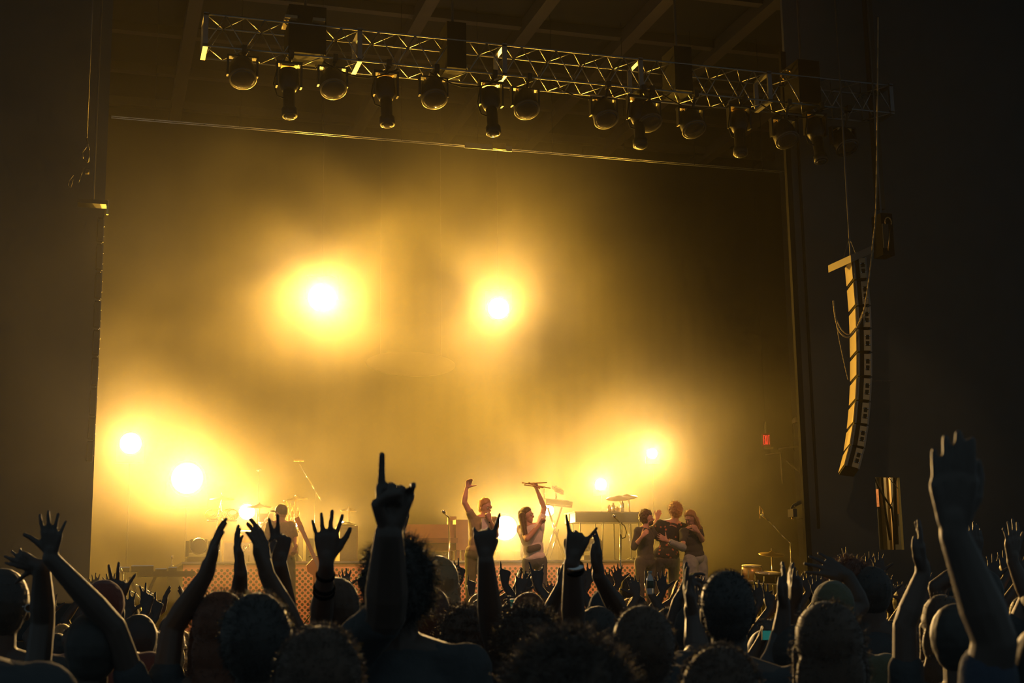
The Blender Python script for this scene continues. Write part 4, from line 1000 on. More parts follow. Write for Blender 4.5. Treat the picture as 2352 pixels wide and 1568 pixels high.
        if fuzz and st in ('curly', 'short', 'long', 'crop', 'bun'):
            # loose single hairs standing off the hair mass
            co = np.empty(len(hm_.vertices)*3); hm_.vertices.foreach_get('co', co); co = co.reshape(-1, 3); no = np.empty(len(hm_.vertices)*3); hm_.vertices.foreach_get('normal', no); no = no.reshape(-1, 3)
            F_ = MB(); cl = {'curly': .035, 'long': .02, 'short': .014, 'crop': .010, 'bun': .015}[st]
            for _ in range(fuzz):
                i = rnd.randrange(len(co)); p = V(co[i]); nn = V(no[i]); g = V((rnd.gauss(0, 1), rnd.gauss(0, 1), rnd.gauss(0, 1))).normalized()
                d1 = (nn+g*.7).normalized(); p1 = p+d1*cl*.6; p2 = p1+(d1+g*.8-z*.3).normalized()*cl*rnd.uniform(.3, .8)
                F_.tube(p-nn*.004, p1, .0011, .0009, n=3, cap=False); F_.tube(p1, p2, .0009, .0003, n=3, cap=False)
            ho = link(nm, hm_, o); fo = link('loose_hair', F_.mesh('loose_hair', hm, True), ho); fo['kind'] = 'stuff'
        else: link(nm, hm_, o)
    if face:
        for s in (-1, 1):
            link('eye', MB().sph(hd+fd*.078*k+hl*s*.031*k+hu*.010*k, .0125*k, 10, 8).mesh('eye', 'white_plastic', True, base), o)
            link('eyebrow', MB().tube(hd+fd*.090*k+hl*s*.018*k+hu*.032*k, hd+fd*.084*k+hl*s*.045*k+hu*.030*k, .004*k).mesh('eyebrow', hm if st not in ('cap', 'beanie', 'hood') else 'hair_dark', True, base), o)
        link('mouth', MB().ell(hd+fd*.083*k-hu*.052*k, hl*.020*k, fd*.004*k, hu*.004*k).mesh('mouth', 'rust_cloth', True, base), o)
    return o

def scr(dx, dy, dz=0):                 # a direction given across the picture, down the picture, into the depth
    return (RIGHT*dx-UP*dy+FWD*dz).normalized()
SPOTS = []; SPOTL = []
def crowd(label, head, D, arms=(), hair=('short', 'hair_dark'), top='black_cloth', skin='skin', voxel=None, sleeve=.55, hw=1.0, fuzz=0, face_to=None, group=None, hand_fat=1.05, **kw):
    hc = PD(head[0], head[1], D); fdv = V((hc.x, hc.y, 0)).normalized() if face_to is None else V(face_to)
    k = min(1.13, max(.88, hc.z/1.635)); base = V((hc.x, hc.y, 0)); J = skeleton(base, k, fdv, hc)
    for q, lb_ in SPOTL:
        if DBG and (base-q).length < .42: print('CLOSE %.2f' % (base-q).length, label[:45], '|', lb_[:45])
    SPOTS.append(base); SPOTL.append((base, label))
    A = {}
    for a in arms:
        a = dict(a); s = a.pop('side')          # which side of the picture it springs from
        s = 'L' if s == 'l' else 'R'            # seen from behind, picture left is the body's left
        wr = PD(*a['wr']); a['wr'] = wr
        if 'el' in a: a['el'] = PD(*a['el'])
        if 'hint' in a: a['hint'] = scr(*a['hint'])
        if 'dir' in a: a['dir'] = scr(*a['dir'])
        a['palm'] = scr(*a.get('palm', (0, 0, 1)))
        A[s] = a
        S = J['sh'+s]
        if 'el' in a and DBG: print('ARM', label[:30], 'upper %.2f fore %.2f' % ((a['el']-S).length/k, (wr-a['el']).length/k))
        elif DBG: print('ARM', label[:30], 'reach %.2f' % ((wr-S).length/k))
    vx = voxel or (.0045 if D < 4.5 else .0055 if D < 6.5 else .007)
    return build_person('person', label, J, A, skin=skin, top=top, hair=hair, voxel=vx, sleeve=sleeve, hw=hw, fuzz=fuzz, group=group, hand_fat=hand_fat, **kw)
DBG = bool(os.environ.get('DBG'))
def bracelet(wr, el, u, r, label_parent, base, m_='matt_black', n=1):
    d = (wr-el).normalized(); c = wr.lerp(el, u)
    for i in range(n):
        link('bracelet', MB().lathe(c-d*(.006+.022*i), d, [(0, r), (.004, r*1.08), (.010, r*1.08), (.014, r)], 22).mesh('bracelet', m_, True, base), label_parent)

# ---- people near the camera
G1 = 'crowd near the camera'
fold = dict(thumb='in')
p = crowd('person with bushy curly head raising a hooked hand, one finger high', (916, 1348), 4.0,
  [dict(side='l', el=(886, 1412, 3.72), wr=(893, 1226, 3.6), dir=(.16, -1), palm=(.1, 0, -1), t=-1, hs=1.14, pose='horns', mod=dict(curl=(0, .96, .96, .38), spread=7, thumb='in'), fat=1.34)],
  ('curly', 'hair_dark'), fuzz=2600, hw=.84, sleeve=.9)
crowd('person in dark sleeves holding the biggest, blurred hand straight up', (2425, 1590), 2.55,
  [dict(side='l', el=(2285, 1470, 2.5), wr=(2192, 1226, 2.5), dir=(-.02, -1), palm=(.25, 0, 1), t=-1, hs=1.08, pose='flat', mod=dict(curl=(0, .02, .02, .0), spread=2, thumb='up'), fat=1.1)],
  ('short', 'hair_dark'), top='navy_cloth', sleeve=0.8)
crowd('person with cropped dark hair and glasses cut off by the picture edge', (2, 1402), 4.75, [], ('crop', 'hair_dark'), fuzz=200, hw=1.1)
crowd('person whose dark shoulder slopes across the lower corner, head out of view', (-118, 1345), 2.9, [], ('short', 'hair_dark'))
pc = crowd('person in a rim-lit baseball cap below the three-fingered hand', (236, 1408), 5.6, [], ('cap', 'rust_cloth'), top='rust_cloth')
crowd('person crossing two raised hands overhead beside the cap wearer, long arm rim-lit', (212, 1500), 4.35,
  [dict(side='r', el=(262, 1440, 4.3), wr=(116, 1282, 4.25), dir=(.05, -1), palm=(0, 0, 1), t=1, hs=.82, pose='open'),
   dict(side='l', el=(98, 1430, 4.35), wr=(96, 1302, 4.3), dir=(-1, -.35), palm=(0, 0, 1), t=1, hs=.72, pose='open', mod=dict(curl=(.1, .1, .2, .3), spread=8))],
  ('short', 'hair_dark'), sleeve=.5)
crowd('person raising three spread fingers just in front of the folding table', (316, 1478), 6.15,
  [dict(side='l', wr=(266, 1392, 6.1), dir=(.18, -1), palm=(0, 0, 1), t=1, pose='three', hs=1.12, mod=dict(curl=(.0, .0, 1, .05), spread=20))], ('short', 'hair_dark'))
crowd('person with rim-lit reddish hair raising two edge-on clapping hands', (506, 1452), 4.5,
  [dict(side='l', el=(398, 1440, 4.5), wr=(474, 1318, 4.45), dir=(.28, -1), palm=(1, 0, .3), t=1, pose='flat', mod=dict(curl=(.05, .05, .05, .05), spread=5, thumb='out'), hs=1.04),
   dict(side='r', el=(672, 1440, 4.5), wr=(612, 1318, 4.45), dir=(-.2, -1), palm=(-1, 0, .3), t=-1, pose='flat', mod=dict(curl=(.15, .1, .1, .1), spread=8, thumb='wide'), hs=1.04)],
  ('long', 'hair_red'), fuzz=1500, sleeve=.35, skin='skin_tan_shaded')
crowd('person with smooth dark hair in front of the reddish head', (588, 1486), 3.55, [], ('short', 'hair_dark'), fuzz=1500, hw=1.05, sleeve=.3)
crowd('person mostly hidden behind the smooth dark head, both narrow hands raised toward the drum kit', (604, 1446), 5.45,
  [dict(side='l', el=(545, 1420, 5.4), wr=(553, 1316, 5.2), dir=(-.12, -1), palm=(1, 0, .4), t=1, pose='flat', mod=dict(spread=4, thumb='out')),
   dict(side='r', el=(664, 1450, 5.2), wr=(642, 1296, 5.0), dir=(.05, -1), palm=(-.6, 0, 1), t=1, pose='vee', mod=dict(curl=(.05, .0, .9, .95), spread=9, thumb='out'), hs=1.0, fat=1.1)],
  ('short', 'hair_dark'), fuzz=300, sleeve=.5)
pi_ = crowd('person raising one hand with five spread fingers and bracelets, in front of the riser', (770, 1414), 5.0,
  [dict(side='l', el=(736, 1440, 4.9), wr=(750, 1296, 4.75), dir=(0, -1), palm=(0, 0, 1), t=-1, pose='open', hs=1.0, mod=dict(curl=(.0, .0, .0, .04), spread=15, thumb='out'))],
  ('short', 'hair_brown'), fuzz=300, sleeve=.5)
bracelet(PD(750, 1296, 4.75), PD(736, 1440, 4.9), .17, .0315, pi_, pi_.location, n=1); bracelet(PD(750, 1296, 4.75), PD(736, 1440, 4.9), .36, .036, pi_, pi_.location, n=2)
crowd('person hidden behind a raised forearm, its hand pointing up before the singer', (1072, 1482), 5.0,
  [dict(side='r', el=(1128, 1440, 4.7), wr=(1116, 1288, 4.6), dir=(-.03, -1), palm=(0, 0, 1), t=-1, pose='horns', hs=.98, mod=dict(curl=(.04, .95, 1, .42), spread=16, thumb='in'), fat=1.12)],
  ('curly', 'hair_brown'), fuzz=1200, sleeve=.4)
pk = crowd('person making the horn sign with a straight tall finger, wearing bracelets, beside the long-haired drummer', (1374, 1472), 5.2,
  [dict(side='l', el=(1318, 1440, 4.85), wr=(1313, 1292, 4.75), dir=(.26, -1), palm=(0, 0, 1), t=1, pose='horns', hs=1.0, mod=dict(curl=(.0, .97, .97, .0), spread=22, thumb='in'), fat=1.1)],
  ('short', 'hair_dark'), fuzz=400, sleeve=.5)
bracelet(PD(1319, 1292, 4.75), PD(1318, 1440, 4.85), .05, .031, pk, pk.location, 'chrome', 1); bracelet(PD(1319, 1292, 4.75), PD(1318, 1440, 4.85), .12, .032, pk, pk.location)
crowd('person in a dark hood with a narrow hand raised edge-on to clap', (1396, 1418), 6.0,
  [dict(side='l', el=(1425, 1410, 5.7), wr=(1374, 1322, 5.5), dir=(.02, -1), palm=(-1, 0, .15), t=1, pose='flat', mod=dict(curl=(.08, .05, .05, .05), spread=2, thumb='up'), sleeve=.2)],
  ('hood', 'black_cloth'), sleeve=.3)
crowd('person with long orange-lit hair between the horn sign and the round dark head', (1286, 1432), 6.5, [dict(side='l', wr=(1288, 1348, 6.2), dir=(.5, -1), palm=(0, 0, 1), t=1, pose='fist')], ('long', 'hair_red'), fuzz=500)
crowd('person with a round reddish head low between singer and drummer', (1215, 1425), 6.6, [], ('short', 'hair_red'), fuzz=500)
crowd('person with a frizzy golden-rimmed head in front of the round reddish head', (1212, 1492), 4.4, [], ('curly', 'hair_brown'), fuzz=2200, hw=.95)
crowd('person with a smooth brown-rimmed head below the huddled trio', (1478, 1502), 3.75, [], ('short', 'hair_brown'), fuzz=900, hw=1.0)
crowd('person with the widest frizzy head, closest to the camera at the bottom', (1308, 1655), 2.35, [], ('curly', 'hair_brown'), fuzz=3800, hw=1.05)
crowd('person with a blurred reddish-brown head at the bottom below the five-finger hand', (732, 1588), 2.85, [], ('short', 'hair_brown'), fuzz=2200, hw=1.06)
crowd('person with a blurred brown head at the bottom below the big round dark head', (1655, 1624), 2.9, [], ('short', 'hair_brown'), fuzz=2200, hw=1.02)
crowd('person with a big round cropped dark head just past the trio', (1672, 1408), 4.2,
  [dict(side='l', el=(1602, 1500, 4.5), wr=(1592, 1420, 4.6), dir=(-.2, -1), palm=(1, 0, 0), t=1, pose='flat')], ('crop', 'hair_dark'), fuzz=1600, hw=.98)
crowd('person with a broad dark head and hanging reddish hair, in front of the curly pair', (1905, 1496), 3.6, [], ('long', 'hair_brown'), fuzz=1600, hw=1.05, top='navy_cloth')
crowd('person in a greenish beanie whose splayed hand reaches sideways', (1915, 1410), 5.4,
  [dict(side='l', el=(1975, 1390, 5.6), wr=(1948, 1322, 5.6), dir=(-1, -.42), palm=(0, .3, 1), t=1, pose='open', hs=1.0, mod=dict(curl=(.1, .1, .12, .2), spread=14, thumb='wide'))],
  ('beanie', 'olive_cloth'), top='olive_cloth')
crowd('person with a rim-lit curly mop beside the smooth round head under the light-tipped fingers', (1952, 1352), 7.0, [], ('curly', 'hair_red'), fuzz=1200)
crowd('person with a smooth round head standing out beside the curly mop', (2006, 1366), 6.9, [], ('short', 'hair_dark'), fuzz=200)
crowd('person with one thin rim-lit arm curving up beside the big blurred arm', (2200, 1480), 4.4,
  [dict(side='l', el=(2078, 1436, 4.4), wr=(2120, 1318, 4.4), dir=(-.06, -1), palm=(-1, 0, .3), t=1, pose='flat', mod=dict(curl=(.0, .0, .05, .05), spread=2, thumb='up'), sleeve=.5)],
  ('short', 'hair_dark'), skin='skin_pale_shaded')
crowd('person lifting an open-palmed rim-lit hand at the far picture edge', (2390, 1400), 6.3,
  [dict(side='l', el=(2362, 1372, 6.3), wr=(2326, 1290, 6.3), dir=(0, -1), palm=(-.5, 0, 1), t=-1, pose='flat', mod=dict(curl=(.05, .05, .05, .1), spread=7, thumb='out'), hs=1.05)], ('short', 'hair_dark'), skin='skin_pale_shaded')
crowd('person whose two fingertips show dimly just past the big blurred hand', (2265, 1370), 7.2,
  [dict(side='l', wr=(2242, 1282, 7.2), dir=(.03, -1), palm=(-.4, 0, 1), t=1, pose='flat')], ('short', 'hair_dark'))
crowd('person clapping with upright flat hands beside the green phone', (1826, 1520), 4.7,
  [dict(side='l', el=(1788, 1510, 4.7), wr=(1800, 1402, 4.7), dir=(.02, -1), palm=(-1, 0, .1), t=1, pose='flat', mod=dict(curl=(.03, .03, .03, .03), spread=2, thumb='up')),
   dict(side='r', el=(1852, 1500, 4.8), wr=(1824, 1402, 4.8), dir=(-.10, -1), palm=(1, 0, .1), t=-1, pose='flat', mod=dict(curl=(.03, .03, .03, .03), spread=2, thumb='up'))], ('short', 'hair_dark'), sleeve=1.5, top='grey_cloth')
crowd('person curving a cupped hand with two fingers sideways below the trio', (1598, 1462), 5.45,
  [dict(side='l', el=(1545, 1465, 5.5), wr=(1557, 1382, 5.5), dir=(.55, -1), palm=(.8, .5, .3), t=1, pose='relaxed', mod=dict(curl=(.35, .3, .5, .6), spread=12))], ('short', 'hair_dark'))
crowd('person with a reddish rim-lit head close behind the bushy curly head', (986, 1422), 5.75, [], ('short', 'hair_red'), fuzz=600)
crowd('person with a dark head low between the forearm and the bushy curly head', (1060, 1470), 5.9, [], ('curly', 'hair_brown'), fuzz=700)
crowd('person with dark hair at the edge, behind the thin curving arm', (2168, 1440), 5.6, [], ('long', 'hair_brown'), fuzz=500)

crowd('person holding up the phone with the teal screen, elbows bent', (1757, 1508), 6.5,
  [dict(side='l', wr=(1742, 1482, 6.25), dir=(.5, -1), palm=(1, 0, .3), t=1, pose='relaxed'), dict(side='r', wr=(1793, 1482, 6.25), dir=(-.5, -1), palm=(-1, 0, .3), t=-1, pose='relaxed')], ('short', 'hair_dark'))
crowd('person holding the small green-lit phone, mostly behind the round reddish head', (1172, 1462), 7.3,
  [dict(side='r', wr=(1192, 1430, 7.05), dir=(-.2, -1), palm=(-1, 0, .3), t=-1, pose='relaxed')], ('short', 'hair_dark'))

# ---- deeper crowd: a few built figures, repeated as copies
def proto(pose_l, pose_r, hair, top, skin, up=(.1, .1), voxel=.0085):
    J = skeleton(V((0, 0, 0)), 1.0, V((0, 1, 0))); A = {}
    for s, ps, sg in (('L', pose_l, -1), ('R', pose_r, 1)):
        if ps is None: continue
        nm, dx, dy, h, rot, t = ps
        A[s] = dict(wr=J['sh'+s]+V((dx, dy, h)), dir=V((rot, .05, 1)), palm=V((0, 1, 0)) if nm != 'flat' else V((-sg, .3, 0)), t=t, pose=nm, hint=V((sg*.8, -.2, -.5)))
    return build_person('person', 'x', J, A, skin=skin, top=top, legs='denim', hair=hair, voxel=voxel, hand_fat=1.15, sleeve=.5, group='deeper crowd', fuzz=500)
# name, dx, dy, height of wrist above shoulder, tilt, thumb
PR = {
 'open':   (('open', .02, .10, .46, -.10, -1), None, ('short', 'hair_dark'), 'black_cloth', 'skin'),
 'open2':  (('open', -.04, .1, .44, -.15, 1), ('open', .08, .1, .42, .2, -1), ('short', 'hair_brown'), 'grey_cloth', 'skin_pale_shaded'),
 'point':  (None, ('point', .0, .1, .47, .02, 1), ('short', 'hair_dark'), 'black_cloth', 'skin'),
 'clap':   (('flat', .10, .15, .40, .22, 1), ('flat', -.10, .15, .40, -.22, -1), ('long', 'hair_brown'), 'rust_cloth', 'skin_tan_shaded'),
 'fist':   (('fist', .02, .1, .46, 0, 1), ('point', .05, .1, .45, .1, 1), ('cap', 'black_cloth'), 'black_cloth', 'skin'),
 'horns':  (None, ('horns', -.02, .1, .46, -.05, 1), ('curly', 'hair_dark'), 'olive_cloth', 'skin_pale_shaded'),
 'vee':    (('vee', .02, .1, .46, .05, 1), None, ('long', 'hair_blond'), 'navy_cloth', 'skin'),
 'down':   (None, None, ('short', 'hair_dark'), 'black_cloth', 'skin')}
WR = {}
for k_, v_ in PR.items():
    o = proto(v_[0], v_[1], v_[2], v_[3], v_[4]); ps = v_[0] or v_[1]
    side = -1 if v_[0] else 1
    WR[k_] = [o, (V((side*.185+ps[1], 0, 1.41+ps[3])) if ps else V((0, 0, 1.75))), False]
DEEP = [  # kind, hand wrist px, D, label
 ('vee', 1056, 1335, 11.0, 'concertgoer holding up slim fingers just before the straight microphone stand'),
 ('open', 1012, 1366, 10.5, 'concertgoer spreading fingers low beside the bushy curly head'),
 ('open2', 1040, 1362, 9.5, 'concertgoer reaching both spread hands toward the foot of the straight microphone stand'),
 ('point', 1083, 1362, 12.0, "concertgoer pointing up at the singer's trouser leg"),
 ('point', 1160, 1342, 10.0, 'concertgoer with one finger raised below the lamp between singer and drummer'),
 ('clap', 1186, 1352, 11.0, "concertgoer clapping just left of the drummer's jeans"),
 ('fist', 1214, 1350, 10.0, "concertgoer raising a fist and a finger against the drummer's jeans"),
 ('horns', 1236, 1348, 9.5, "concertgoer making horns below the drummer's knees"),
 ('open2', 1268, 1376, 12.0, 'concertgoer waving small hands to the lower side of the drummer'),
 ('open', 1132, 1378, 11.5, "concertgoer with thin fingers up just past the pointing forearm"),
 ('open', 1350, 1345, 11.0, 'concertgoer holding an open palm up between horn sign and clapping hand'),
 ('open', 1420, 1342, 12.0, 'concertgoer with an open palm just before the looping-cable stand'),
 ('vee', 1402, 1350, 12.5, 'concertgoer with two fingertips over the dark hood'),
 ('down', 1446, 1330, 12.0, 'concertgoer whose bare round head shows below the bearded man'),
 ('open2', 1462, 1372, 10.0, 'concertgoer with two broad hands up below the bearded man'),
 ('point', 1494, 1362, 9.5, 'concertgoer raising an arm beside the shining bottle'),
 ('open', 1522, 1362, 10.5, 'concertgoer with spread hand before the strip of fascia under the floral shirt'),
 ('clap', 1544, 1378, 10.0, 'concertgoer clapping below the fair-haired man in the floral shirt'),
 ('open', 1604, 1364, 11.0, "concertgoer waving at the feet of the pale-jeans wearer"),
 ('open', 1745, 1386, 9.5, 'concertgoer holding up a dim hand below the side drum kit'),
 ('vee', 1768, 1398, 9.0, 'concertgoer with a thin rim-lit arm above the teal phone'),
 ('clap', 1776, 1402, 12.0, 'concertgoer clapping dimly behind the upright flat hands'),
 ('open2', 1836, 1362, 10.0, 'concertgoer with arm up at the foot of the boom stand'),
 ('open', 1856, 1360, 11.0, 'concertgoer reaching a small hand past the foot of the boom stand'),
 ('open', 1880, 1376, 10.0, 'concertgoer with fingers showing behind the greenish beanie'),
 ('open', 1932, 1326, 12.0, 'concertgoer with light-tipped fingers over the curly mop'),
 ('vee', 1975, 1320, 12.5, 'concertgoer raising two light-tipped fingers between curly mop and smooth head'),
 ('open', 2000, 1318, 12.0, 'concertgoer with light-tipped fingers directly over the smooth round head'),
 ('vee', 1948, 1302, 13.5, 'concertgoer with a single light-tipped finger highest over the curly mop'),
 ('open', 2022, 1322, 11.5, 'concertgoer with light-tipped fingers at the outer side of the smooth head'),
 ('open', 2042, 1372, 9.5, 'concertgoer with a thin lit arm next to the smooth round head'),
 ('open2', 2078, 1384, 9.5, 'concertgoer with small lit fingers before the thin curving arm'),
 ('open', 2132, 1372, 8.5, 'concertgoer with a thin arm just behind the thin curving arm'),
 ('clap', 2158, 1404, 8.5, 'concertgoer clapping in the dark beside the big blurred forearm'),
 ('open', 2284, 1336, 7.6, 'concertgoer with an open rim-lit palm between the two far raised hands'),
 ('vee', 2312, 1324, 9.0, 'concertgoer raising small fingers near the far picture edge'),
 ('open', 2345, 1330, 9.5, 'concertgoer with a half-hidden hand right at the picture edge'),
 ('open', 118, 1412, 10.0, 'concertgoer with a thin rim-lit arm below the crossed hands'),
 ('vee', 104, 1408, 11.0, 'concertgoer with a second thin arm by the glasses wearer'),
 ('open', 186, 1372, 12.0, 'concertgoer with a small hand just above the cap crown'),
 ('open', 218, 1360, 13.0, 'concertgoer with faint fingers at the foot of the stage opening edge'),
 ('open', 252, 1362, 12.0, 'concertgoer with sideways fingers over the baseball cap'),
 ('open', 296, 1416, 8.5, 'concertgoer with bony rim-lit hand below the folding table legs'),
 ('vee', 336, 1404, 8.0, 'concertgoer raising two fingers under the folding table'),
 ('clap', 372, 1400, 9.5, 'concertgoer clapping near the folding table foot'),
 ('open', 345, 1400, 12.0, 'concertgoer with a faint hand below the crossed table legs'),
 ('vee', 358, 1416, 8.6, 'concertgoer with thin fingers up next to the reddish head'),
 ('open', 795, 1356, 11.0, 'concertgoer with spread fingers in front of the riser beside the five-finger hand'),
 ('point', 800, 1384, 9.0, 'concertgoer with lit slender fingers against the bushy head person'),
 ('vee', 915, 1228, 6.2, 'concertgoer with three fingertips standing over the bushy curly head'),
 ('down', 700, 1440, 9.0, 'concertgoer whose reddish face edge shows between the raised forearms'),
 ('down', 1140, 1410, 9.0, 'concertgoer whose dark head sits below the pointing hand'),
 ('down', 1262, 1404, 8.6, 'concertgoer whose head sits beside the round reddish head'),
 ('down', 1530, 1404, 9.0, 'concertgoer whose low head shows under the floral shirt'),
 ('down', 2060, 1420, 8.0, 'concertgoer with a flat lit shoulder beyond the broad dark head'),
 ('down', 2290, 1392, 8.0, 'concertgoer whose dim head sits under the open rim-lit palm'),
 ('down', 330, 1448, 8.0, 'concertgoer with flat reddish hair below the folding table'),
 ('down', 130, 1462, 7.5, 'concertgoer whose head hides below the crossed hands'),
]
first = {}
for kind, px, py, D, lb in DEEP:
    o, wl, used = WR[kind]
    if used: o = copy_tree(o)
    else: WR[kind][2] = True
    tgt = PD(px, py, D); fdv = V((tgt.x, tgt.y, 0)).normalized(); yaw = math.atan2(-fdv.x, fdv.y)+rnd.uniform(-.12, .12)
    for dd in (0, .35, -.35, .7, -.7, 1.05, -1.05, 1.4, -1.4, 1.8, 2.2, 2.6, 3.0):
        if not (5.8 < D+dd < 15.2): continue
        tgt = PD(px, py, D+dd); s = min(1.14, max(.84, tgt.z/wl.z)); off = Matrix.Rotation(yaw, 3, 'Z')@V((wl.x*s, .1*s, 0)); bb = V((tgt.x-off.x, tgt.y-off.y, 0))
        if all((bb-q).length > .46 for q in SPOTS) and bb.y < 16.2: break
    else:
        if DBG: print('CROWDED', lb)
    SPOTS.append(bb); s = min(1.14, max(.84, tgt.z/wl.z)); off = Matrix.Rotation(yaw, 3, 'Z')@V((wl.x*s, .1*s, 0))
    o.location = V((tgt.x-off.x, tgt.y-off.y, 0)); o.rotation_euler = (0, 0, yaw)
    o.scale = (s, s, tgt.z/wl.z if .80 < tgt.z/wl.z < 1.2 else s); o['label'] = lb

# ---- performers on stage
def performer(label, head, feet, Y, facing, pts_, arms, fdir=None, **kw):
    hc = P(*head, Y); bx = P(feet[0], feet[1], Y); base = V((bx.x, Y, SZ)); k = (hc.z-SZ)/1.635
    J = skeleton(base, k, V(facing), hc)
    for nm, (px, py, dy) in pts_.items():
        J[nm] = P(px, py, Y+dy)
        if nm[:2] == 'an': J[nm].z = SZ+.085*k
    A = {}
    for s, a in arms.items():
        a = dict(a); a['wr'] = P(a['wr'][0], a['wr'][1], Y+a['wr'][2])
        if 'el' in a: a['el'] = P(a['el'][0], a['el'][1], Y+a['el'][2])
        if 'dir' in a: a['dir'] = scr(*a['dir'])
        if 'palm' in a: a['palm'] = scr(*a['palm'])
        A[s] = a
    return build_person('person', label, J, A, voxel=.0075, fdir=fdir, hand_fat=1.08, **kw), J, A
# singer faces the crowd: picture left is the body's right
YS_ = 19.0
o, J, A = performer('singer in khaki shirt with one arm thrown high and a microphone at the mouth', (1115, 1165), (1098, 1430), YS_, (-.15, -1, 0),
  dict(neck=(1112, 1183, 0), shR=(1088, 1194, 0), shL=(1135, 1198, .05), hipR=(1083, 1272, 0), hipL=(1108, 1272, 0), knR=(1080, 1350, -.02), knL=(1112, 1350, 0), anR=(1080, 1422, 0), anL=(1114, 1422, 0)),
  dict(R=dict(el=(1066, 1152, -.05), wr=(1072, 1121, -.05), dir=(.35, -1, -.1), palm=(0, 0, -1), t=1, pose='relaxed', mod=dict(thumb='wide')),
       L=dict(el=(1140, 1228, -.1), wr=(1126, 1196, -.22), dir=(-.3, -1, 0), palm=(-.4, 0, .6), t=1, pose='fist')),
  fdir=(.45, -.8, -.25), skin='skin_stage', top='khaki_cloth', legs='green_trousers', hair=('short', 'hair_blond'), face=True, sleeve=.4, fuzz=120)
hb = o.location
link('undershirt', MB().obox(P(1114, 1212, YS_-.16), (.05, 0, 0), (0, .02, 0), (0, 0, .13)).mesh('undershirt', 'white_cloth', False, hb), o)
mp = P(1124, 1187, YS_-.2); dr = V((.15, .3, -1)).normalized()
mt_ = thing('handheld_microphone', "microphone held at the singer's mouth", 'microphone', mp); b = mp.copy()
part('grille', MB().sph(P(1119, 1179, YS_-.17), .024, 12, 8), 'chrome', mt_, True, b)
part('handle', MB().tube(P(1119, 1180, YS_-.17), P(1125, 1200, YS_-.23), .017, .012), 'matt_black', mt_, True, b)
YD = 19.3
o, J, A = performer('drummer with very long dark hair and white tee lifting a bundle of sticks', (1211, 1184), (1230, 1430), YD, (.35, -1, 0),
  dict(neck=(1211, 1203, 0), shR=(1197, 1215, 0), shL=(1240, 1208, .02), hipR=(1213, 1290, 0), hipL=(1243, 1286, 0), knR=(1212, 1362, 0), knL=(1245, 1360, 0), anR=(1212, 1422, 0), anL=(1247, 1422, 0)),
  dict(L=dict(el=(1250, 1166, .05), wr=(1233, 1124, 0), dir=(-.3, -1, 0), palm=(-.2, 0, -1), t=1, pose='fist'),
       R=dict(el=(1210, 1238, -.25), wr=(1240, 1204, -.15), dir=(.5, -1, 0), palm=(.7, 0, -.3), t=1, pose='fist')),
  fdir=(.75, -.65, .05), skin='skin_stage', top='white_cloth', legs='denim', hair=('long', 'hair_brown'), face=True, sleeve=.5, fuzz=120)
hb = o.location
link('hair_length', (lambda q: (q.cap(P(1199, 1185, YD-.04), P(1207, 1234, YD-.20), .06, .035), q.cap(P(1200, 1180, YD+.06), P(1203, 1225, YD+.08), .07, .04), q.fuse('hair_length', 'hair_brown', hb, .01, 3, (.012, .03)))[-1])(Body()), o)
link('shirt_print', (lambda q: (q.cap(P(1216, 1262, YD-.115), P(1236, 1256, YD-.10), .055, .05), q.fuse('shirt_print', 'grey_cloth', hb, .012, 2))[-1])(Body()), o)
for i, (x0_, y0_, x1_, y1_) in enumerate(((1199, 1108, 1264, 1121), (1204, 1113, 1248, 1120), (1206, 1110, 1256, 1108), (1214, 1107, 1240, 1122))):
    a_, c_ = P(x0_, y0_, YD-.06-.012*i), P(x1_, y1_, YD-.02-.012*i); dd = (c_-a_).normalized()
    t = thing('drumstick', ['longest drumstick of the bundle, tip dipping toward the rack', 'shorter drumstick sloping just under the longest one', 'almost level drumstick of the raised bundle', 'short steep drumstick nearest the fist'][i], 'drumstick', a_, 'bundle of drumsticks in the raised fist')
    part('shaft', MB().tube(a_+dd*.02, c_, .0075, .0085), 'drum_stick', t, True, a_); part('tip', MB().ell(a_+dd*.012, dd*.014, dd.orthogonal()*.008, dd.cross(dd.orthogonal())*.008), 'drum_stick', t, True, a_)
# trio
YT = 19.2
o, J, A = performer('bearded man of the huddled trio in a dark shirt, hand at his chest', (1486, 1190), (1482, 1430), YT, (.8, -.5, 0),
  dict(neck=(1482, 1208, 0), shR=(1465, 1220, -.08), shL=(1495, 1218, .12), hipR=(1471, 1290, -.03), hipL=(1493, 1290, .1), knR=(1470, 1360, 0), knL=(1494, 1360, .1), anR=(1470, 1425, 0), anL=(1496, 1425, .1)),
  dict(R=dict(el=(1456, 1256, -.1), wr=(1473, 1234, -.22), dir=(.6, -.7, 0), palm=(.3, .3, .6), t=1, pose='relaxed'),
       L=dict(el=(1512, 1235, .15), wr=(1530, 1215, .12), dir=(1, -.5, 0), palm=(0, .3, -.5), t=1, pose='relaxed')),
  fdir=(.9, -.42, 0), skin='skin_stage', top='black_cloth', legs='black_cloth', hair=('curly', 'hair_brown'), face=True, sleeve=1.4, fuzz=200)
hb = o.location; hc = J['head']; fq = V((.9, -.42, 0)).normalized(); kk = J['k']
link('beard', (lambda q: (q.ell(hc+fq*.05*kk-V((0, 0, .07*kk)), fq*.05*kk, fq.cross(V((0, 0, 1)))*.055*kk, V((0, 0, .045*kk))), q.fuse('beard', 'hair_brown', hb, .008, 1, (.006, .02)))[-1])(Body()), o)
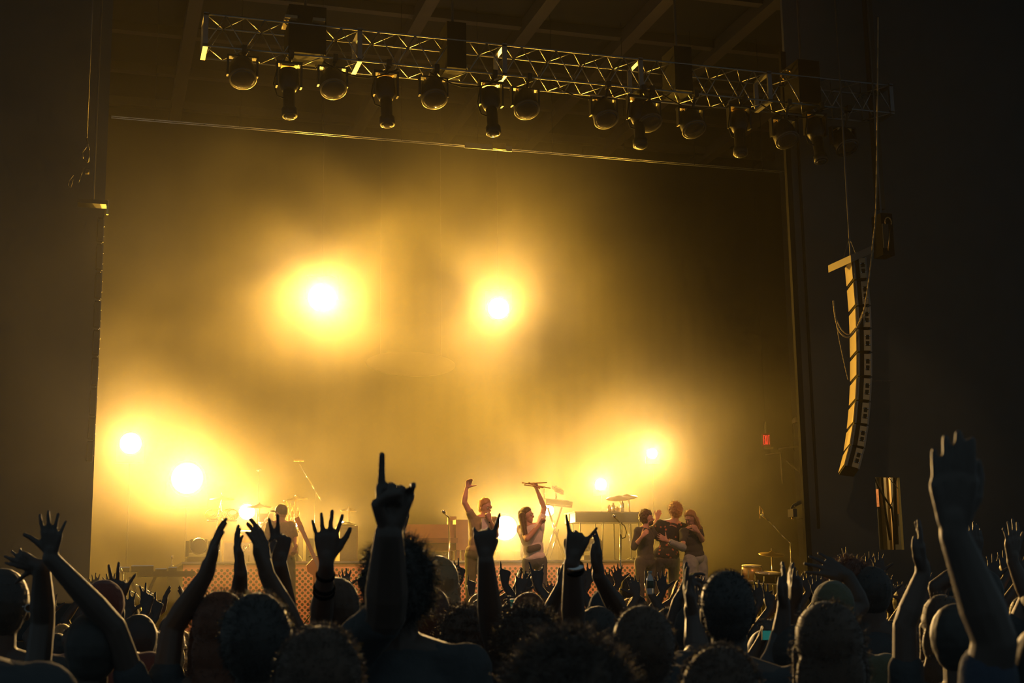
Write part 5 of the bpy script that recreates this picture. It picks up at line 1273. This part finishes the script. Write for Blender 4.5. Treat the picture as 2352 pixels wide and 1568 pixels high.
o, J, A = performer('fair-haired man in a dark floral shirt, back turned, middle of the huddled trio', (1551, 1174), (1530, 1430), YT+.15, (.1, 1, 0),
  dict(neck=(1548, 1194, 0), shL=(1516, 1204, 0), shR=(1572, 1212, 0), hipL=(1515, 1286, 0), hipR=(1548, 1286, 0), knL=(1512, 1355, 0), knR=(1545, 1355, 0), anL=(1512, 1425, 0), anR=(1546, 1425, 0)),
  dict(L=dict(el=(1496, 1222, .15), wr=(1508, 1194, .2), dir=(.3, -1, 0), palm=(.4, 0, .6), t=1, pose='relaxed'),
       R=dict(el=(1592, 1235, .1), wr=(1598, 1210, .2), dir=(.4, -.8, .2), palm=(-.4, 0, .6), t=1, pose='relaxed')),
  skin='skin_stage', top='floral', legs='black_cloth', hair=('curly', 'hair_blond'), sleeve=.95, fuzz=400)
link('shirt_tail', (lambda q: (q.ell(P(1530, 1272, YT+.15), (.21, 0, 0), (0, .15, 0), (0, 0, .13)), q.fuse('shirt_tail', 'floral', o.location, .012, 2, (.015, .08)))[-1])(Body()), o)
o, J, A = performer('person with long fair hair and wide pale jeans leaning into the hug', (1586, 1190), (1595, 1430), YT-.12, (-.75, -.5, 0),
  dict(neck=(1588, 1208, .03), shR=(1570, 1222, .02), shL=(1604, 1216, .08), hipR=(1584, 1284, 0), hipL=(1608, 1280, .1), knR=(1586, 1350, 0), knL=(1612, 1345, .08), anR=(1588, 1425, 0), anL=(1616, 1425, .08)),
  dict(R=dict(el=(1568, 1255, -.14), wr=(1533, 1242, -.18), dir=(-1, -.55, 0), palm=(0, .2, 1), t=-1, pose='open', mod=dict(curl=(.15, .15, .15, .2), spread=12, thumb='wide')),
       L=dict(el=(1613, 1240, -.05), wr=(1604, 1222, -.16), dir=(-.6, -.8, 0), palm=(-.2, .2, 1), t=1, pose='relaxed')),
  fdir=(-.7, -.45, -.45), skin='skin_stage', top='black_cloth', legs='pale_denim', hair=('long', 'hair_blond'), face=True, sleeve=.6, fuzz=700)
hb = o.location
link('sleeve', (lambda q: (q.cap(P(1541, 1245, YT-.30), P(1568, 1257, YT-.26), .047, .062), q.fuse('sleeve', 'pale_denim', hb, .01, 2, (.01, .04)))[-1])(Body()), o)
link('wristwatch', MB().lathe(P(1536, 1243, YT-.30), scr(1, .4), [(0, .030), (.004, .036), (.02, .036), (.024, .03)], 16).mesh('wristwatch', 'chrome', True, hb), o)
link('wide_leg', (lambda q: (q.cap(P(1586, 1290, YT-.12), P(1587, 1420, YT-.12), .115, .12), q.cap(P(1608, 1285, YT-.04), P(1613, 1420, YT-.04), .11, .115), q.fuse('wide_leg', 'pale_denim', hb, .014, 2, (.03, .09)))[-1])(Body()), o)
# guitarist on the near side with a cap, turned to the side
YG = 19.4
o, J, A = performer('guitarist in cap and pale tee turned aside beside the leaning guitar', (645, 1178), (655, 1430), YG, (-.5, .8, 0),
  dict(neck=(645, 1195, 0), shL=(622, 1207, 0), shR=(668, 1207, 0), hipL=(635, 1285, 0), hipR=(664, 1285, 0), knL=(636, 1352, 0), knR=(668, 1352, 0), anL=(636, 1425, 0), anR=(672, 1425, 0)),
  dict(L=dict(el=(611, 1242, 0), wr=(616, 1275, -.1), dir=(.2, 1, 0), palm=(1, 0, 0), t=1, pose='relaxed'),
       R=dict(el=(679, 1236, 0), wr=(680, 1252, -.2), dir=(-.3, 1, 0), palm=(-.6, 0, .5), t=1, pose='relaxed')),
  fdir=(-.6, .75, 0), skin='skin_stage', top='khaki_cloth', legs='green_trousers', hair=('cap', 'speaker_box'), sleeve=.7)

# ---- things in hands
def phone(c, w_, h_, label, scrn, tilt=0, grp=None):
    u = (RIGHT*math.cos(tilt)+UP*math.sin(tilt)); v = (UP*math.cos(tilt)-RIGHT*math.sin(tilt)); n = FWD
    t = thing('phone', label, 'phone', c, grp)
    part('case', MB().obox(c, u*w_/2, v*h_/2, n*.004), 'black_metal', t, base=c)
    part('screen', MB().obox(c-n*.0045, u*w_*.46, v*h_*.46, n*.0006), scrn, t, base=c)
phone(PD(1183, 1394, 7.0), .052, .082, 'phone with dim green screen held up below the clapping hands', 'phone_green')
phone(PD(1767, 1458, 6.2), .066, .044, 'phone with glowing teal screen held sideways in the dark crowd', 'phone_teal')
q = PD(1493, 1330, 9.4); t = thing('water_bottle', 'clear plastic bottle shining white in a raised hand below the trio', 'bottle', q-V((0, 0, .1)))
bq = t.location.copy()
part('bottle_body', MB().lathe(bq, (0, 0, 1), [(0, .02), (.01, .024), (.09, .024), (.115, .02), (.13, .01), (.14, .009)], 16), 'clear', t, True, bq)
part('label_band', MB().lathe(bq+V((0, 0, .04)), (0, 0, 1), [(0, .0245), (.05, .0245)], 16), 'olive_cloth', t, True, bq)
part('bottle_cap', MB().lathe(bq+V((0, 0, .14)), (0, 0, 1), [(0, .015), (.015, .015)], 12), 'white_plastic', t, True, bq)
# glasses on the head at the edge
q = PD(68, 1396, 4.68); t = thing('spectacles', 'glasses worn by the cropped head at the picture edge', 'glasses', q)
part('frame', MB().path([q+V((.016*math.cos(a), .0, .013*math.sin(a))) for a in [k_*math.pi/8 for k_ in range(17)]], .002, 6).tube(q+V((-.02, 0, .005)), PD(30, 1396, 4.75), .002), 'chrome', t, True, q)
part('glass_lens', MB().lathe(q, (0, 1, 0), [(0, .013), (.001, .013)], 16), 'dim_glass', t, base=q)
